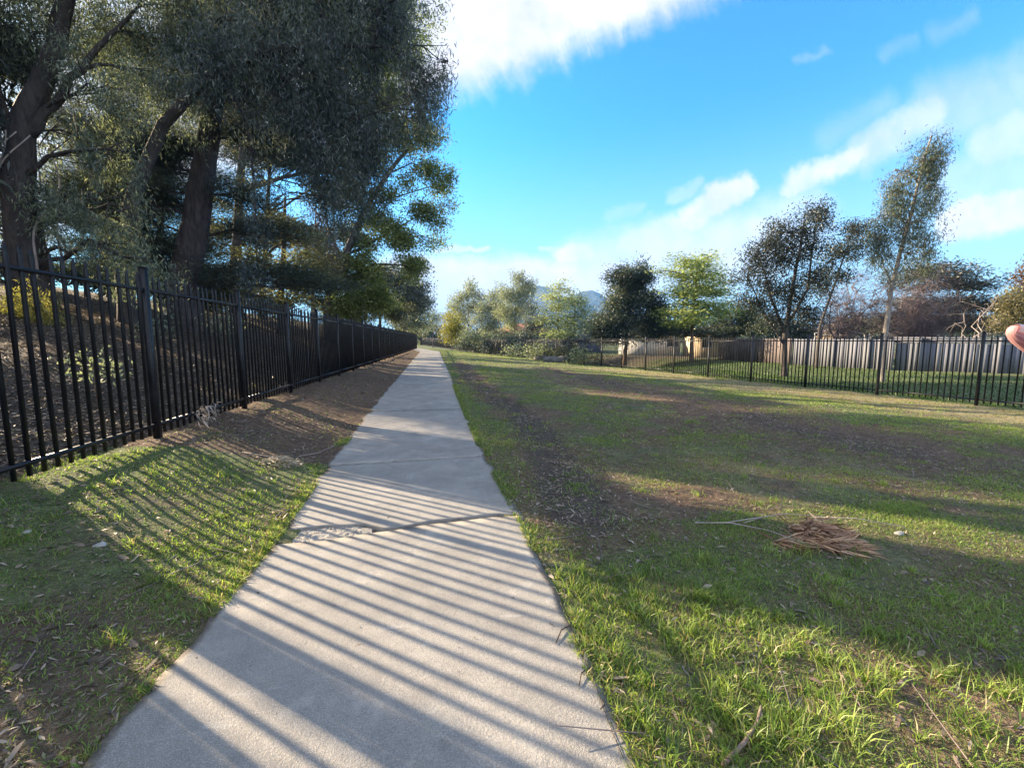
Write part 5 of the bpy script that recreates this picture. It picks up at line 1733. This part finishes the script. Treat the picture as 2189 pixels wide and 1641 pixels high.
def hand():
    tip = cam_pt(2160, 702, .185)
    fwd = unit((cam_pt(2160, 702, .185) - cam_pt(2330, 800, .200))[None])[0]       # along the pointing finger
    right = CR @ np.array([1, 0, 0])
    up = CR @ np.array([0, 1, 0])
    side = np.cross(fwd, up)
    side /= np.linalg.norm(side)
    dn = np.cross(fwd, side)
    if dn @ up > 0:
        dn = -dn
    V, E, Rr = [], [], []

    def v(p, r):
        V.append(tuple(p))
        Rr.append(r)
        return len(V) - 1
    knuck = tip - fwd * .078
    wr = v(knuck - fwd * .085 + dn * .035, .026)
    arm = v(knuck - fwd * .19 + dn * .06, .030)
    E.append((wr, arm))
    palm = v(knuck - fwd * .045 + dn * .03, .024)
    E.append((wr, palm))
    lens = (.078, .084, .078, .062)
    for f in range(4):
        kb = knuck + dn * (.0185 * f) - fwd * (.004 * f * f * .6)
        k0 = v(kb, .0098 if f else .0094)
        E.append((palm, k0))
        prev = k0
        L = lens[f]
        curl = 0.0 if f == 0 else .9 + .12 * f
        d = fwd.copy()
        pp = kb.copy()
        for s_, (fr, rad) in enumerate(((.46, .0066), (.30, .0057), (.16, .0045), (.08, .0021))):
            ang = curl * (.4 if s_ == 0 else .75)
            if f:
                d = d * math.cos(ang) + side * math.sin(ang) * (1 if side @ (CR @ np.array([0, 0, 1])) > 0 else -1)
                d /= np.linalg.norm(d)
            pp = pp + d * L * fr
            nv = v(pp, rad * (1.15 if 0 < f < 3 else 1))
            E.append((prev, nv))
            prev = nv
    t0 = v(palm_p(V[palm], fwd, dn, up, .02), .013)
    E.append((palm, t0))
    q1 = np.array(V[t0]) + fwd * .03 - dn * .022
    t1 = v(q1, .0105)
    E.append((t0, t1))
    q2 = q1 + fwd * .024 - dn * .004
    t2 = v(q2, .0095)
    E.append((t1, t2))
    t3 = v(q2 + fwd * .012, .006)
    E.append((t2, t3))
    me = bpy.data.meshes.new('hand')
    me.from_pydata(V, E, [])
    o = link('hand', me)
    me.materials.append(M_skin)
    sk = o.modifiers.new('Skin', 'SKIN')
    for k, r in enumerate(Rr):
        me.skin_vertices[0].data[k].radius = (r, r)
    me.skin_vertices[0].data[palm].use_root = True
    sb = o.modifiers.new('Subdivision', 'SUBSURF')
    sb.levels = sb.render_levels = 2
    props(o, 'pink fingertip with a short nail, reaching into the picture edge over the far fence', 'hand')
    # nail on the pointing finger, facing the lens and up
    nb = MB()
    face = unit(((CR @ np.array([0, 0, 1])) * .8 + up * .6)[None])[0]
    face = face - fwd * (face @ fwd)
    face /= np.linalg.norm(face)
    sd_ = np.cross(fwd, face)
    U = np.linspace(-1, 1, 7)
    W_ = np.linspace(0, 1, 6)
    vv = []
    for b_ in W_:
        for a_ in U:
            wv_ = .0036 * (1 - .35 * b_ ** 3) * a_
            vv.append(tip - fwd * (.0105 * (1 - b_) + .001) + sd_ * wv_ + face * (.0044 - .0016 * a_ * a_ - .0016 * b_ * b_))
    idx = np.arange(42).reshape(6, 7)
    nb.add(np.array(vv), np.stack([idx[:-1, :-1], idx[:-1, 1:], idx[1:, 1:], idx[1:, :-1]], -1).reshape(-1, 4))
    nb.build('nail', M_nail, o, smooth=True)


def palm_p(p, fwd, dn, up, k):
    return np.array(p) - dn * k - fwd * .004


hand()

# ------------------------------------------------------------------ haze
HAZE = 0.00026
m, h, out = new_mat('pale_haze')
pv = h.n('ShaderNodeVolumePrincipled')
pv.inputs['Color'].default_value = c4(.22, .50, 1.0)
pv.inputs['Density'].default_value = HAZE
m.node_tree.links.new(pv.outputs[0], out.inputs['Volume'])
mb = MB()
mb.box((0, 1700, 102), (7600, 4400, 214))
hz = mb.build('haze', m)
props(hz, kind='stuff')
hz.display_type = 'WIRE'
